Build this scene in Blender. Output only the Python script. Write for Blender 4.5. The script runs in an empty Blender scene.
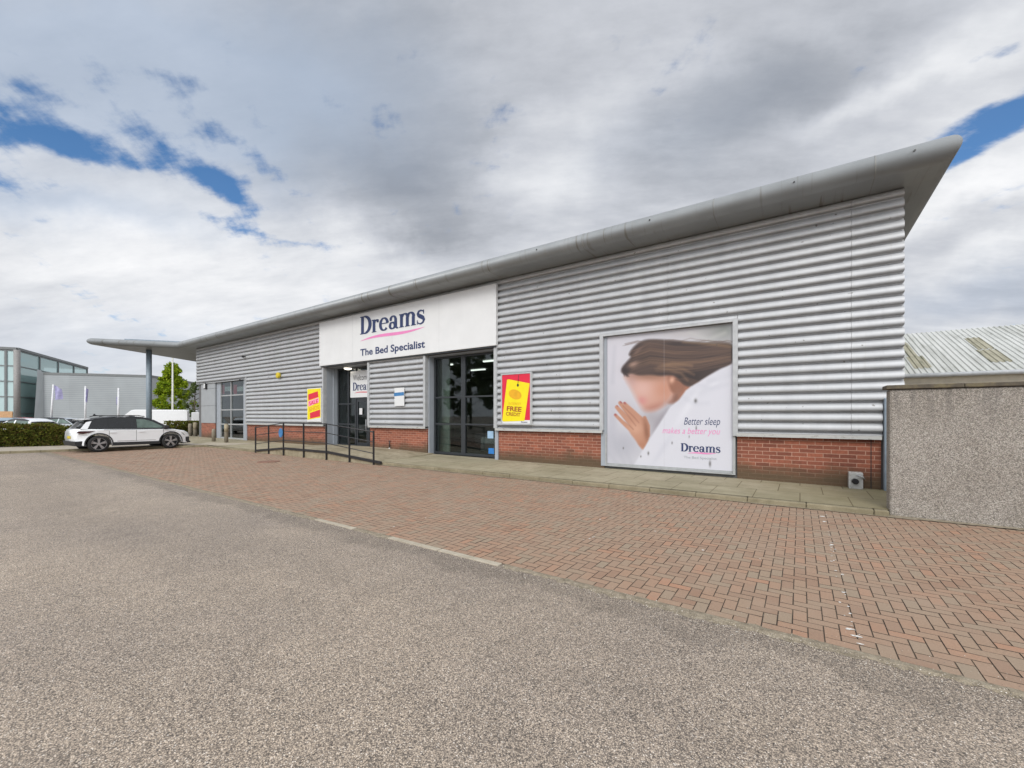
import bpy, bmesh, math, random
import numpy as np
from mathutils import Vector, Matrix

random.seed(7)
rng = np.random.default_rng(7)
S = bpy.context.scene
COL = S.collection
R = math.radians
D = 11.6            # distance from the viewpoint to the plane of the shop front
EYE = 1.65
YAW = 34.5
CF, SF = math.cos(R(YAW)), math.sin(R(YAW))


def srgb(r, g, b):
    f = lambda c: (c / 255 / 12.92) if c / 255 <= .04045 else ((c / 255 + .055) / 1.055) ** 2.4
    return (f(r), f(g), f(b))


# ------------------------------------------------------------------ measuring helpers (photo measurements -> metres)
def ray(u, v):
    a = (u - 512) / 419.; b = (416 - v) / 419.
    return -SF + CF * a, CF + SF * a, b


def fac(u, v, Y=D):
    x, y, b = ray(u, v); s = Y / y
    return x * s, EYE + b * s


def gnd(u, v, z=0.):
    x, y, b = ray(u, v); s = (z - EYE) / b
    return Vector((x * s, y * s, z))


def at(u, v, s):
    x, y, b = ray(u, v)
    return Vector((x * s, y * s, EYE + b * s))


# ------------------------------------------------------------------ materials
class NT:
    def __init__(self, name):
        self.m = bpy.data.materials.new(name); self.m.use_nodes = True
        self.t = self.m.node_tree; self.t.nodes.clear()
        self.out = self.n('ShaderNodeOutputMaterial')

    def n(self, typ, ins=None, **kw):
        nd = self.t.nodes.new(typ)
        for k, v in kw.items(): setattr(nd, k, v)
        for k, v in (ins or {}).items(): self.set(nd, k, v)
        return nd

    def set(self, nd, k, v):
        s = nd.inputs[k]
        if isinstance(v, bpy.types.NodeSocket): self.t.links.new(v, s)
        elif isinstance(v, bpy.types.Node): self.t.links.new(v.outputs[0], s)
        else:
            if isinstance(v, tuple) and len(v) == 3 and s.type == 'RGBA': v = v + (1,)
            s.default_value = v

    def math(self, op, a, b=0., c=0., clamp=False):
        nd = self.n('ShaderNodeMath', {0: a, 1: b, 2: c}, operation=op); nd.use_clamp = clamp
        return nd.outputs[0]

    def mix(self, f, a, b, typ='MIX'):
        nd = self.n('ShaderNodeMix', data_type='RGBA', blend_type=typ)
        self.set(nd, 0, f); self.set(nd, 6, a); self.set(nd, 7, b)
        return nd.outputs[2]

    def noise(self, vec, scale, detail=4., rough=.55, **kw):
        return self.n('ShaderNodeTexNoise', {'Vector': vec, 'Scale': scale, 'Detail': detail, 'Roughness': rough}, **kw).outputs[0]

    def ramp(self, f, stops, interp='LINEAR'):
        nd = self.n('ShaderNodeValToRGB', {0: f}); cr = nd.color_ramp; cr.interpolation = interp
        while len(cr.elements) < len(stops): cr.elements.new(.5)
        for e, (p, c) in zip(cr.elements, stops):
            e.position = p; e.color = (c, c, c, 1) if isinstance(c, (int, float)) else tuple(c) + (1,)
        return nd.outputs[0]

    def scale(self, vec, s):
        return self.n('ShaderNodeVectorMath', {0: vec, 1: s}, operation='MULTIPLY').outputs[0]

    def bump(self, h, strength=.3, dist=.01):
        return self.n('ShaderNodeBump', {'Height': h, 'Strength': strength, 'Distance': dist}).outputs[0]

    def bsdf(self, color, rough=.6, metal=0., normal=None, **ins):
        nd = self.n('ShaderNodeBsdfPrincipled', {'Base Color': color, 'Roughness': rough, 'Metallic': metal})
        if normal is not None: self.set(nd, 'Normal', normal)
        for k, v in ins.items(): self.set(nd, k.replace('_', ' '), v)
        self.t.links.new(nd.outputs[0], self.out.inputs[0])
        return self.m

    @property
    def pos(self): return self.n('ShaderNodeNewGeometry').outputs['Position']


def plain(name, col, rough=.55, metal=0., var=.12, scale=6., **kw):
    """paint, plastic or metal with a little mottling"""
    k = NT(name)
    nz = k.noise(k.n('ShaderNodeTexCoord').outputs['Object'], scale, 5.)
    c = k.mix(k.ramp(nz, [(.3, 0.), (.7, 1.)]), tuple(x * (1 - var) for x in col), tuple(min(1, x * (1 + var)) for x in col))
    return k.bsdf(c, rough, metal, **kw)


def glow(name, col, strength):
    k = NT(name)
    e = k.n('ShaderNodeEmission', {'Color': col, 'Strength': strength})
    k.t.links.new(e.outputs[0], k.out.inputs[0]); return k.m


def glass(name, tint=(.8, .85, .85), refl=1.0):
    k = NT(name)
    tr = k.n('ShaderNodeBsdfTransparent', {'Color': tint})
    gl = k.n('ShaderNodeBsdfGlossy', {'Color': (.9, .93, .95), 'Roughness': .02})
    fc = k.n('ShaderNodeLayerWeight', {'Blend': .5}).outputs['Facing']      # Schlick: the same from either side of the pane
    f = k.math('MULTIPLY', k.math('MULTIPLY_ADD', k.math('POWER', fc, 5.), .95, .05), refl, clamp=True)
    mx = k.n('ShaderNodeMixShader', {0: f, 1: tr, 2: gl})
    k.t.links.new(mx.outputs[0], k.out.inputs[0]); return k.m


M = {}


def make_materials():
    # ---- asphalt of pale stone chippings
    k = NT('asphalt_chippings'); p = k.pos
    vo = k.n('ShaderNodeTexVoronoi', {'Vector': p, 'Scale': 150.}, feature='F1')
    sepc = k.n('ShaderNodeSeparateColor', {0: vo.outputs['Color']})
    stone = k.ramp(sepc.outputs[0], [(0., (.115, .099, .086)), (.2, (.262, .221, .183)), (.5, (.425, .352, .283)), (.75, (.52, .426, .335)), (.93, (.62, .52, .415)), (1., (.80, .73, .65))])
    edge = k.ramp(vo.outputs['Distance'], [(.3, 1.02), (.68, .42)])
    c = k.mix(1., stone, edge, 'MULTIPLY')
    vo2 = k.n('ShaderNodeTexVoronoi', {'Vector': p, 'Scale': 41.}, feature='F1')
    s2 = k.n('ShaderNodeSeparateColor', {0: vo2.outputs['Color']})
    c = k.mix(.12, c, k.mix(1., c, k.ramp(s2.outputs[1], [(0., .3), (1., 1.75)]), 'MULTIPLY'))
    big = k.noise(p, .35, 5., .6)
    c = k.mix(1., c, k.ramp(big, [(.3, (.84, .84, .85)), (.7, (1.13, 1.11, 1.07))]), 'MULTIPLY')
    med = k.noise(p, 3.2, 6., .7)
    c = k.mix(1., c, k.ramp(med, [(.3, .92), (.7, 1.07)]), 'MULTIPLY')
    trk = k.noise(k.scale(p, (.12, 1.1, 1.)), .8, 3., .5)
    c = k.mix(1., c, k.ramp(trk, [(.35, .93), (.65, 1.07)]), 'MULTIPLY')
    oil = k.noise(p, 1.15, 3., .5)
    c = k.mix(k.ramp(oil, [(.70, 0.), (.76, .35)]), c, (.16, .145, .125))
    sy = k.n('ShaderNodeSeparateXYZ', {0: p}).outputs[1]
    # darker loose grit along the edging
    wob = k.math('MULTIPLY_ADD', k.noise(p, 1.7, 4.), 1.1, sy)
    c = k.mix(1., c, k.ramp(k.math('MULTIPLY_ADD', wob, .25, 0.), [(.96, 1.), (1., .80)]), 'MULTIPLY')
    h = k.math('MULTIPLY_ADD', vo.outputs['Distance'], -1., sepc.outputs[1])
    M['asphalt'] = k.bsdf(c, .85, normal=k.bump(h, .4, .005))

    k = NT('stone_chips'); isl = k.n('ShaderNodeNewGeometry').outputs['Random Per Island']
    M['chips'] = k.bsdf(k.ramp(isl, [(0., (.10, .09, .08)), (.3, (.26, .225, .19)), (.6, (.40, .345, .28)), (.85, (.52, .45, .37)), (1., (.72, .68, .62))]), .85)
    # ---- clay block pavers
    k = NT('clay_block_pavers'); p = k.pos
    isl = k.n('ShaderNodeNewGeometry').outputs['Random Per Island']
    base = k.ramp(isl, [(0., (.265, .163, .108)), (.2, (.295, .195, .132)), (.42, (.32, .20, .132)), (.6, (.30, .208, .142)), (.78, (.275, .213, .15)), (.93, (.355, .195, .122)), (1., (.31, .185, .12))])
    c = k.mix(1., base, k.ramp(k.noise(p, 90., 3.), [(.3, .84), (.7, 1.15)]), 'MULTIPLY')
    c = k.mix(k.ramp(k.noise(p, 1.1, 5., .65), [(.38, 0.), (.68, .6)]), c, (.295, .225, .165))
    c = k.mix(k.ramp(k.noise(p, 7., 6., .7), [(.56, 0.), (.75, .3)]), c, (.25, .20, .15))
    c = k.mix(k.ramp(k.noise(p, 26., 2., .5), [(.74, 0.), (.80, .5)]), c, (.42, .38, .33))
    M['paver'] = k.bsdf(c, .82, normal=k.bump(k.noise(p, 160., 3.), .25, .004))
    k = NT('joint_sand_and_shade'); p = k.pos
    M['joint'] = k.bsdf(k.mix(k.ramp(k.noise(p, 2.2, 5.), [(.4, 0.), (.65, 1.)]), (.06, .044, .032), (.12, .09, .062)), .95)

    # ---- mossy dirt against the edging
    k = NT('moss_and_dirt'); p = k.pos
    c = k.ramp(k.noise(p, 14., 6., .7), [(.28, (.13, .11, .075)), (.5, (.25, .21, .15)), (.7, (.34, .295, .22))])
    c = k.mix(1., c, k.ramp(k.noise(p, 130., 3., .7), [(.3, .6), (.7, 1.3)]), 'MULTIPLY')
    M['moss'] = k.bsdf(c, .95, normal=k.bump(k.noise(p, 40., 5., .7), .8, .01))

    # ---- paving flags, kerb, concrete
    def concrete(name, lo, hi, stain, amt=.5, slab=None):
        k = NT(name); p = k.pos
        c = k.ramp(k.noise(p, 5., 6., .65), [(.3, lo), (.7, hi)])
        c = k.mix(k.ramp(k.noise(k.scale(p, (.5, 1., 1.)), 1.3, 6., .7), [(.4, 0.), (.72, amt)]), c, stain)
        c = k.mix(1., c, k.ramp(k.noise(p, 120., 2.), [(.3, .85), (.7, 1.12)]), 'MULTIPLY')
        hgt = k.noise(p, 70., 4., .7)
        if slab:
            br = k.n('ShaderNodeTexBrick', {'Vector': p, 'Scale': 1., 'Mortar Size': .009, 'Mortar Smooth': .2, 'Brick Width': slab[0], 'Row Height': slab[1], 'Color1': (1, 1, 1), 'Color2': (.88, .90, .86), 'Mortar': (.42, .38, .30)})
            br.offset = 0.5; br.offset_frequency = 2
            sx = k.n('ShaderNodeSeparateXYZ', {0: p}).outputs[0]
            al = k.math('MULTIPLY_ADD', k.noise(p, 2.2, 5., .7), 3.2, sx)
            c = k.mix(k.ramp(k.math('MULTIPLY', al, .2), [(.1, 0.), (.6, .75)]), c, (.17, .14, .065))
            c = k.mix(1., c, br.outputs['Color'], 'MULTIPLY')
        return k.bsdf(c, .88, normal=k.bump(hgt, .3, .006))
    M['slab'] = concrete('paving_flags', (.30, .26, .18), (.39, .34, .24), (.19, .165, .095), .65, (.75, 1.02))
    M['kerb'] = concrete('kerb_concrete', (.20, .17, .105), (.29, .25, .165), (.10, .085, .045), .8)
    M['edging'] = concrete('edging_concrete', (.34, .30, .23), (.50, .45, .36), (.24, .20, .14), .6)
    M['rampside'] = concrete('ramp_side_concrete', (.24, .20, .13), (.40, .35, .25), (.14, .115, .06), .8)
    M['far_paving'] = concrete('pale_concrete_paving', (.33, .29, .23), (.44, .39, .32), (.25, .21, .15), .5)

    # ---- red facing blockwork
    k = NT('red_facing_brick'); p = k.pos
    sx = k.n('ShaderNodeSeparateXYZ', {0: p})
    vec = k.n('ShaderNodeCombineXYZ', {0: k.math('ADD', sx.outputs[0], sx.outputs[1]), 1: sx.outputs[2]}).outputs[0]
    br = k.n('ShaderNodeTexBrick', {'Vector': vec, 'Scale': 1., 'Mortar Size': .0075, 'Mortar Smooth': .15, 'Bias': -.05, 'Brick Width': .29, 'Row Height': .0905, 'Color1': (.175, .055, .033), 'Color2': (.30, .097, .054), 'Mortar': (.39, .225, .16)})
    c = k.mix(1., br.outputs['Color'], k.ramp(k.noise(p, 22., 5., .7), [(.28, .78), (.72, 1.18)]), 'MULTIPLY')
    zz = k.math('MULTIPLY_ADD', k.noise(p, 1.6, 5., .6), -.5, sx.outputs[2])   # damp, algae-stained base courses
    c = k.mix(k.ramp(k.math('ADD', zz, .28), [(.38, .9), (.66, 0.)]), c, k.mix(.45, c, (.055, .042, .02)))
    c = k.mix(k.ramp(k.math('ADD', zz, .28), [(.28, .85), (.58, 0.)]), c, (.085, .06, .032))
    M['brick'] = k.bsdf(c, .85, normal=k.bump(k.math('MULTIPLY_ADD', br.outputs['Fac'], -1., k.math('MULTIPLY', k.noise(p, 80., 4.), .3)), .5, .006))

    # ---- silver profiled cladding
    k = NT('silver_cladding'); p = k.pos
    n1 = k.noise(k.scale(p, (1.3, 1., .25)), 2.2, 5., .65)
    c = k.ramp(n1, [(.3, (.395, .405, .415)), (.7, (.47, .48, .488))])
    c = k.mix(k.ramp(k.noise(k.scale(p, (7., 1., .35)), 2.4, 4., .6), [(.6, 0.), (.8, .3)]), c, (.36, .34, .30))
    c = k.mix(k.ramp(k.noise(p, 9., 2., .4), [(.745, 0.), (.77, .75)]), c, (.10, .085, .07))
    M['clad'] = k.bsdf(c, .5, .2)
    k = NT('grimy_trim'); p = k.pos
    c = k.mix(k.ramp(k.noise(k.scale(p, (2., 1., 6.)), 2.6, 5., .75), [(.54, 0.), (.68, .8)]), (.42, .42, .40), (.14, .125, .10))
    M['trim_dirty'] = k.bsdf(c, .5)
    M['trim'] = plain('pale_grey_trim', (.39, .40, .405), .45)
    M['reveal'] = plain('blue_grey_panel', (.30, .325, .355), .45, var=.06, scale=2.)
    M['panel'] = plain('grey_flat_panel', (.31, .325, .335), .5, var=.06, scale=2.)
    M['post'] = plain('blue_grey_downpipe', (.22, .27, .32), .5, var=.15)
    k = NT('grey_roof_metal'); p = k.pos
    c = k.ramp(k.noise(p, 1.2, 5.), [(.3, (.225, .238, .243)), (.7, (.275, .29, .295))])
    st = k.math('MULTIPLY', k.ramp(k.noise(k.scale(p, (6., .3, .3)), 1.5, 4., .6), [(.56, 0.), (.66, 1.)]), k.ramp(k.noise(p, .55, 3.), [(.44, 0.), (.56, 1.)]))
    c = k.mix(k.math('MULTIPLY', st, .75), c, (.13, .115, .09))
    c = k.mix(k.ramp(k.noise(p, 3., 6., .75), [(.55, 0.), (.75, .3)]), c, (.24, .225, .19))
    M['roof'] = k.bsdf(c, .45, .2)
    M['joint_metal'] = plain('joint_strip_metal', (.20, .20, .19), .5)
    M['core'] = plain('dark_wall_core', (.12, .12, .12), .9)

    # ---- pebbledash
    k = NT('pebbledash_render'); p = k.pos
    vo = k.n('ShaderNodeTexVoronoi', {'Vector': p, 'Scale': 100.}, feature='F1')
    sc = k.n('ShaderNodeSeparateColor', {0: vo.outputs['Color']})
    c = k.ramp(sc.outputs[0], [(0., (.215, .195, .17)), (.3, (.365, .33, .285)), (.65, (.47, .425, .37)), (1., (.67, .62, .55))])
    c = k.mix(1., c, k.ramp(vo.outputs['Distance'], [(.3, 1.), (.7, .55)]), 'MULTIPLY')
    c = k.mix(k.ramp(k.noise(p, 1.5, 6., .7), [(.42, 0.), (.75, .6)]), c, k.mix(1., c, (.62, .59, .55), 'MULTIPLY'))
    drip = k.noise(k.scale(p, (3.5, 3.5, .35)), 2., 5., .6)
    sz = k.n('ShaderNodeSeparateXYZ', {0: p}).outputs[2]
    c = k.mix(k.math('MULTIPLY', k.ramp(drip, [(.5, 0.), (.66, .75)]), k.ramp(k.math('MULTIPLY', sz, .4), [(.5, 0.), (.84, 1.)])), c, (.12, .11, .10))
    M['pebble'] = k.bsdf(c, .92, normal=k.bump(vo.outputs['Distance'], .85, -.014))
    k = NT('mossy_coping'); p = k.pos
    c = k.ramp(k.noise(p, 5., 6., .75), [(.3, (.05, .044, .036)), (.5, (.095, .08, .058)), (.62, (.15, .125, .07)), (.8, (.15, .135, .115))])
    M['coping'] = k.bsdf(c, .95, normal=k.bump(k.noise(p, 30., 5., .7), .6, .01))

    M['white'] = plain('white_sign_board', (.65, .655, .65), .4, var=.035, scale=1.5)
    M['navy'] = plain('navy_lettering', srgb(38, 52, 92), .5, var=.05)
    M['pink'] = plain('pink_lettering', srgb(218, 128, 178), .5, var=.05)
    M['red'] = plain('sale_red', srgb(205, 32, 60), .5, var=.06)
    M['yellow'] = plain('sale_yellow', srgb(226, 208, 12), .5, var=.04)
    M['dullyellow'] = plain('sun_faded_yellow', srgb(200, 178, 40), .5, var=.15)
    M['orange'] = plain('faded_orange_print', srgb(216, 160, 20), .5, var=.1)
    M['maroon'] = plain('dark_red_print', srgb(150, 66, 30), .5, var=.05)
    M['palepink'] = plain('pale_pink_print', srgb(240, 150, 185), .5, var=.1)
    M['blue'] = plain('blue_plastic', srgb(48, 120, 190), .45)
    M['signblue'] = plain('weathered_blue_sign', srgb(58, 112, 160), .6, var=.2)
    M['paleblue'] = plain('pale_blue_print', srgb(150, 180, 205), .45)
    M['black'] = plain('black_metal_paint', (.018, .018, .02), .45)
    M['dframe'] = plain('dark_window_frame', (.03, .034, .038), .4)
    M['lframe'] = plain('pale_window_frame', (.33, .34, .34), .4)
    M['glass'] = glass('shop_glass', (.62, .67, .66), 1.0)
    M['carglass'] = glass('car_glass', (.42, .50, .47), 1.5)
    M['darkglass'] = plain('tinted_car_glass', (.012, .014, .016), .06)
    M['lamp'] = glow('lit_lamp_diffuser', (1., .93, .78), 3.0)
    M['striplight'] = glow('strip_light_tube', (1., .97, .9), 2.5)
    M['inwall'] = plain('interior_wall_paint', (.50, .52, .46), .8)
    M['infloor'] = plain('interior_carpet', (.10, .09, .085), .95)
    M['inceil'] = plain('interior_ceiling', (.32, .33, .32), .9)
    M['bed'] = plain('bed_fabric', (.20, .19, .19), .9)
    M['mattress'] = plain('mattress_fabric', (.45, .44, .44), .9)
    M['curtain'] = plain('pale_green_blind', (.50, .54, .46), .8)
    M['bollard'] = plain('weathered_bollard_concrete', (.24, .21, .16), .9, var=.25)
    M['rust'] = plain('rusty_iron_cover', (.21, .11, .075), .85, var=.35, scale=20.)
    k = NT('worn_white_road_paint'); M['roadpaint'] = k.bsdf(k.mix(k.ramp(k.noise(k.pos, 60., 3.), [(.4, 0.), (.6, 1.)]), (.75, .74, .71), (.45, .41, .36)), .8)

    M['carwhite'] = plain('white_car_paint', (.82, .84, .85), .22, var=.02, Coat_Weight=.6)
    M['carsilver'] = plain('silver_car_paint', (.42, .46, .48), .3, .3, var=.03, Coat_Weight=.5)
    M['carred'] = plain('red_car_paint', (.42, .03, .035), .25, var=.04, Coat_Weight=.6)
    M['cardark'] = plain('dark_car_paint', (.05, .06, .075), .25, var=.04, Coat_Weight=.6)
    M['carblue'] = plain('light_blue_car_paint', (.33, .44, .50), .25, .2, var=.04, Coat_Weight=.6)
    M['plastic'] = plain('black_trim_plastic', (.022, .023, .025), .6)
    M['tyre'] = plain('tyre_rubber', (.02, .02, .02), .85)
    M['alloy'] = plain('alloy_rim', (.45, .45, .46), .3, .6)
    M['lens'] = plain('headlamp_lens', (.08, .10, .12), .1)
    M['taillens'] = plain('tail_lamp_lens', (.06, .02, .022), .15)
    M['vanwhite'] = plain('white_van_paint', (.70, .71, .71), .35, var=.03)

    M['bark'] = plain('tree_bark', (.10, .08, .06), .95, var=.3, scale=12.)

    def leaf(name, cols):
        k = NT(name); isl = k.n('ShaderNodeNewGeometry').outputs['Random Per Island']
        c = k.ramp(isl, [(i / (len(cols) - 1), q) for i, q in enumerate(cols)])
        d = k.n('ShaderNodeBsdfDiffuse', {'Color': c}); t = k.n('ShaderNodeBsdfTranslucent', {'Color': c})
        mx = k.n('ShaderNodeMixShader', {0: .35, 1: d, 2: t}); k.t.links.new(mx.outputs[0], k.out.inputs[0])
        return k.m
    M['leaf_bright'] = leaf('bright_green_leaves', [(.10, .17, .012), (.22, .31, .02), (.36, .43, .035), (.15, .24, .02)])
    M['leaf_dull'] = leaf('grey_green_leaves', [(.06, .09, .03), (.13, .17, .06), (.10, .12, .05)])
    M['leaf_hedge'] = leaf('hedge_leaves', [(.05, .06, .016), (.11, .13, .026), (.18, .19, .034), (.12, .075, .03), (.08, .105, .024)])
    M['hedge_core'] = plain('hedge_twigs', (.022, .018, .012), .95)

    k = NT('curtain_wall_glass')
    fc = k.n('ShaderNodeLayerWeight', {'Blend': .5}).outputs['Facing']
    d = k.n('ShaderNodeBsdfDiffuse', {'Color': (.52, .70, .69)}); g = k.n('ShaderNodeBsdfGlossy', {'Color': (.85, .95, .93), 'Roughness': .03})
    tr = k.n('ShaderNodeBsdfTransparent', {'Color': (.66, .82, .79)})
    a = k.n('ShaderNodeMixShader', {0: .62, 1: tr, 2: d})
    mx = k.n('ShaderNodeMixShader', {0: k.math('MULTIPLY_ADD', k.math('POWER', fc, 5.), .7, .16, clamp=True), 1: a, 2: g}); k.t.links.new(mx.outputs[0], k.out.inputs[0])
    M['curtainglass'] = k.m
    M['mullion'] = plain('grey_mullion', (.16, .17, .17), .5)
    M['bigmullion'] = plain('stone_grey_column', (.25, .24, .23), .6)
    k = NT('grey_shed_cladding'); p = k.pos
    w = k.n('ShaderNodeTexWave', {'Vector': p, 'Scale': 1.1, 'Distortion': 0.}, wave_type='BANDS', bands_direction='Z')
    c = k.mix(w.outputs[1], (.27, .295, .305), (.33, .355, .365)); M['shed'] = k.bsdf(k.mix(1., c, k.ramp(k.noise(p, .3, 4.), [(.3, .9), (.7, 1.08)]), 'MULTIPLY'), .6)
    M['shedlight'] = plain('pale_shed_panel', (.40, .43, .44), .6, var=.05, scale=.6)
    M['inner_wall'] = plain('pale_inner_wall', (.62, .66, .64), .8, var=.1, scale=.4)
    M['polewhite'] = plain('white_flagpole', (.66, .67, .68), .4)
    M['flag'] = plain('lilac_grey_flag', (.30, .29, .46), .8, var=.25, scale=3.)
    M['lampcol'] = plain('galvanised_column', (.52, .52, .47), .5)
    M['hoarding'] = plain('timber_board', (.45, .27, .14), .8, var=.2)
    M['hoardred'] = plain('orange_red_board', (.55, .12, .03), .7)
    M['column'] = plain('blue_grey_column_paint', (.20, .25, .29), .45)

    k = NT('old_corrugated_roof'); p = k.pos
    c = k.ramp(k.noise(k.scale(p, (3., .3, .3)), 1.2, 6., .7), [(.3, (.32, .325, .30)), (.5, (.45, .46, .435)), (.72, (.54, .545, .525))])
    c = k.mix(k.ramp(k.noise(k.scale(p, (1.2, .5, .5)), 1.6, 6., .75), [(.55, 0.), (.72, .55)]), c, (.13, .135, .11))
    M['oldroof'] = k.bsdf(c, .75)
    k = NT('yellowed_rooflight'); p = k.pos
    c = k.ramp(k.noise(k.scale(p, (4., .5, .5)), 1.6, 6., .7), [(.35, (.14, .14, .10)), (.5, (.29, .275, .20)), (.7, (.36, .34, .26))])
    M['rooflight'] = k.bsdf(c, .7)
    M['cream'] = plain('cream_render', (.55, .50, .40), .85, var=.1)
    M['gutter'] = plain('white_gutter', (.60, .62, .63), .5)


make_materials()


# ------------------------------------------------------------------ mesh helpers
class MB:
    def __init__(self): self.v = []; self.f = []; self.sm = []

    def add(self, vs, fs, smooth=False):
        o = len(self.v); self.v += [tuple(x) for x in vs]
        for f in fs: self.f.append([i + o for i in f]); self.sm.append(smooth)
        return self

    def box(self, x0, x1, y0, y1, z0, z1):
        vs = [(x, y, z) for z in (z0, z1) for y in (y0, y1) for x in (x0, x1)]
        return self.add(vs, [(0, 2, 3, 1), (4, 5, 7, 6), (0, 1, 5, 4), (2, 6, 7, 3), (0, 4, 6, 2), (1, 3, 7, 5)])

    def tube(self, pts, r, n=10, caps=True):
        pts = [Vector(p) for p in pts]; rs = r if isinstance(r, (list, tuple)) else [r] * len(pts)
        vs = []; fs = []
        for i, p in enumerate(pts):
            d = (pts[min(i + 1, len(pts) - 1)] - pts[max(i - 1, 0)]).normalized()
            a = d.cross(Vector((0, 0, 1)));
            if a.length < 1e-3: a = d.cross(Vector((0, 1, 0)))
            a.normalize(); b = d.cross(a)
            for j in range(n):
                t = 2 * math.pi * j / n; vs.append(p + (a * math.cos(t) + b * math.sin(t)) * rs[i])
        for i in range(len(pts) - 1):
            for j in range(n):
                k = (j + 1) % n; fs.append((i * n + j, i * n + k, (i + 1) * n + k, (i + 1) * n + j))
        self.add(vs, fs, True)
        if caps:
            o = len(self.v) - len(vs)
            self.f.append([o + j for j in range(n)][::-1]); self.sm.append(False)
            self.f.append([o + (len(pts) - 1) * n + j for j in range(n)]); self.sm.append(False)
        return self

    def prism(self, poly, axis, t0, t1):
        """poly: 2-D outline; axis 'y' -> (x,z) drawn, 'z' -> (x,y), 'x' -> (y,z)"""
        put = {'y': lambda a, b, t: (a, t, b), 'z': lambda a, b, t: (a, b, t), 'x': lambda a, b, t: (t, a, b)}[axis]
        n = len(poly)
        vs = [put(a, b, t0) for a, b in poly] + [put(a, b, t1) for a, b in poly]
        return self.add(vs, [tuple(range(n))[::-1], tuple(range(n, 2 * n))] + [(i, (i + 1) % n, (i + 1) % n + n, i + n) for i in range(n)])

    def build(self, name, mat, parent=None, off=(0, 0, 0), bevel=0., seg=2, tri=False):
        me = bpy.data.meshes.new(name)
        ox, oy, oz = off
        me.from_pydata([(x - ox, y - oy, z - oz) for x, y, z in self.v], [], self.f)
        me.polygons.foreach_set('use_smooth', self.sm)
        bm = bmesh.new(); bm.from_mesh(me)
        if tri: bmesh.ops.triangulate(bm, faces=[f for f in bm.faces if len(f.verts) > 4])
        bmesh.ops.recalc_face_normals(bm, faces=bm.faces)
        if bevel:
            ed = [e for e in bm.edges if len(e.link_faces) == 2 and e.calc_face_angle(0) > R(28)]
            bmesh.ops.bevel(bm, geom=ed, offset=bevel, segments=seg, affect='EDGES', profile=.5, clamp_overlap=True)
        bm.to_mesh(me); bm.free()
        me.materials.append(M[mat] if isinstance(mat, str) else mat)
        o = bpy.data.objects.new(name, me); COL.objects.link(o)
        if parent is not None: o.parent = parent
        return o


def thing(name, label, cat, loc=(0, 0, 0), rz=0., group=None):
    o = bpy.data.objects.new(name, None); COL.objects.link(o)
    o.location = loc; o.rotation_euler = (0, 0, rz); o.empty_display_size = .2
    o['label'] = label; o['category'] = cat
    if group: o['group'] = group
    return o


def tag(o, label, cat, group=None):
    o['label'] = label; o['category'] = cat
    if group: o['group'] = group
    return o


def struct(o): o['kind'] = 'structure'; return o


def put(o, loc, rz=0.): o.location = loc; o.rotation_euler = (0, 0, rz); return o


def copy_tree(o, parent=None):
    c = o.copy(); COL.objects.link(c)
    if parent is not None: c.parent = parent
    for ch in list(o.children): copy_tree(ch, c)
    return c


# ---------- lettering
def text_mesh(name, body, mat, parent, x0, x1, z0, z1, y, off, shear=0., weight=0., thick=.006, rot=0.):
    """default-font lettering fitted into a rectangle on a plane facing -Y"""
    cu = bpy.data.curves.new(name, 'FONT'); cu.body = body; cu.shear = shear; cu.offset = weight; cu.resolution_u = 3
    ob = bpy.data.objects.new(name + '_source', cu); COL.objects.link(ob)
    dg = bpy.context.evaluated_depsgraph_get(); me = bpy.data.meshes.new_from_object(ob.evaluated_get(dg))
    COL.objects.unlink(ob); bpy.data.objects.remove(ob)
    co = np.array([v.co[:] for v in me.vertices]); lo, hi = co.min(0), co.max(0)
    polys = [tuple(p.vertices) for p in me.polygons]; bpy.data.meshes.remove(me)
    xs = x0 + (co[:, 0] - lo[0]) / (hi[0] - lo[0]) * (x1 - x0); zs = z0 + (co[:, 1] - lo[1]) / (hi[1] - lo[1]) * (z1 - z0)
    if rot:
        cx, cz = (x0 + x1) / 2, (z0 + z1) / 2; c, s = math.cos(rot), math.sin(rot)
        xs, zs = cx + (xs - cx) * c - (zs - cz) * s, cz + (xs - cx) * s + (zs - cz) * c
    b = MB(); b.add([(x, y, z) for x, z in zip(xs, zs)], polys)
    return b.build(name, mat, parent, off)


def ribbon2d(pts, ws):
    n = len(pts); L = []; Rr = []
    for i, (x, y) in enumerate(pts):
        x0, y0 = pts[max(i - 1, 0)]; x1, y1 = pts[min(i + 1, n - 1)]
        dx, dy = x1 - x0, y1 - y0; l = math.hypot(dx, dy) or 1
        nx, ny = -dy / l, dx / l; w = ws[i] / 2
        L.append((x + nx * w, y + ny * w)); Rr.append((x - nx * w, y - ny * w))
    return [[L[i], L[i + 1], Rr[i + 1], Rr[i]] for i in range(n - 1)]


def arc(cx, cy, rx, ry, a0, a1, w, n=16):
    """elliptic stroke; thick where it runs upright, thin where it runs level"""
    P = []; W = []
    for i in range(n + 1):
        t = R(a0 + (a1 - a0) * i / n); P.append((cx + rx * math.cos(t), cy + ry * math.sin(t)))
        W.append(1.3 * (w[0] + (w[1] - w[0]) * abs(math.cos(t)) ** 1.3))
    return ribbon2d(P, W)


def rect(x0, x1, y0, y1): return [[(x0, y0), (x1, y0), (x1, y1), (x0, y1)]]


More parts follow.
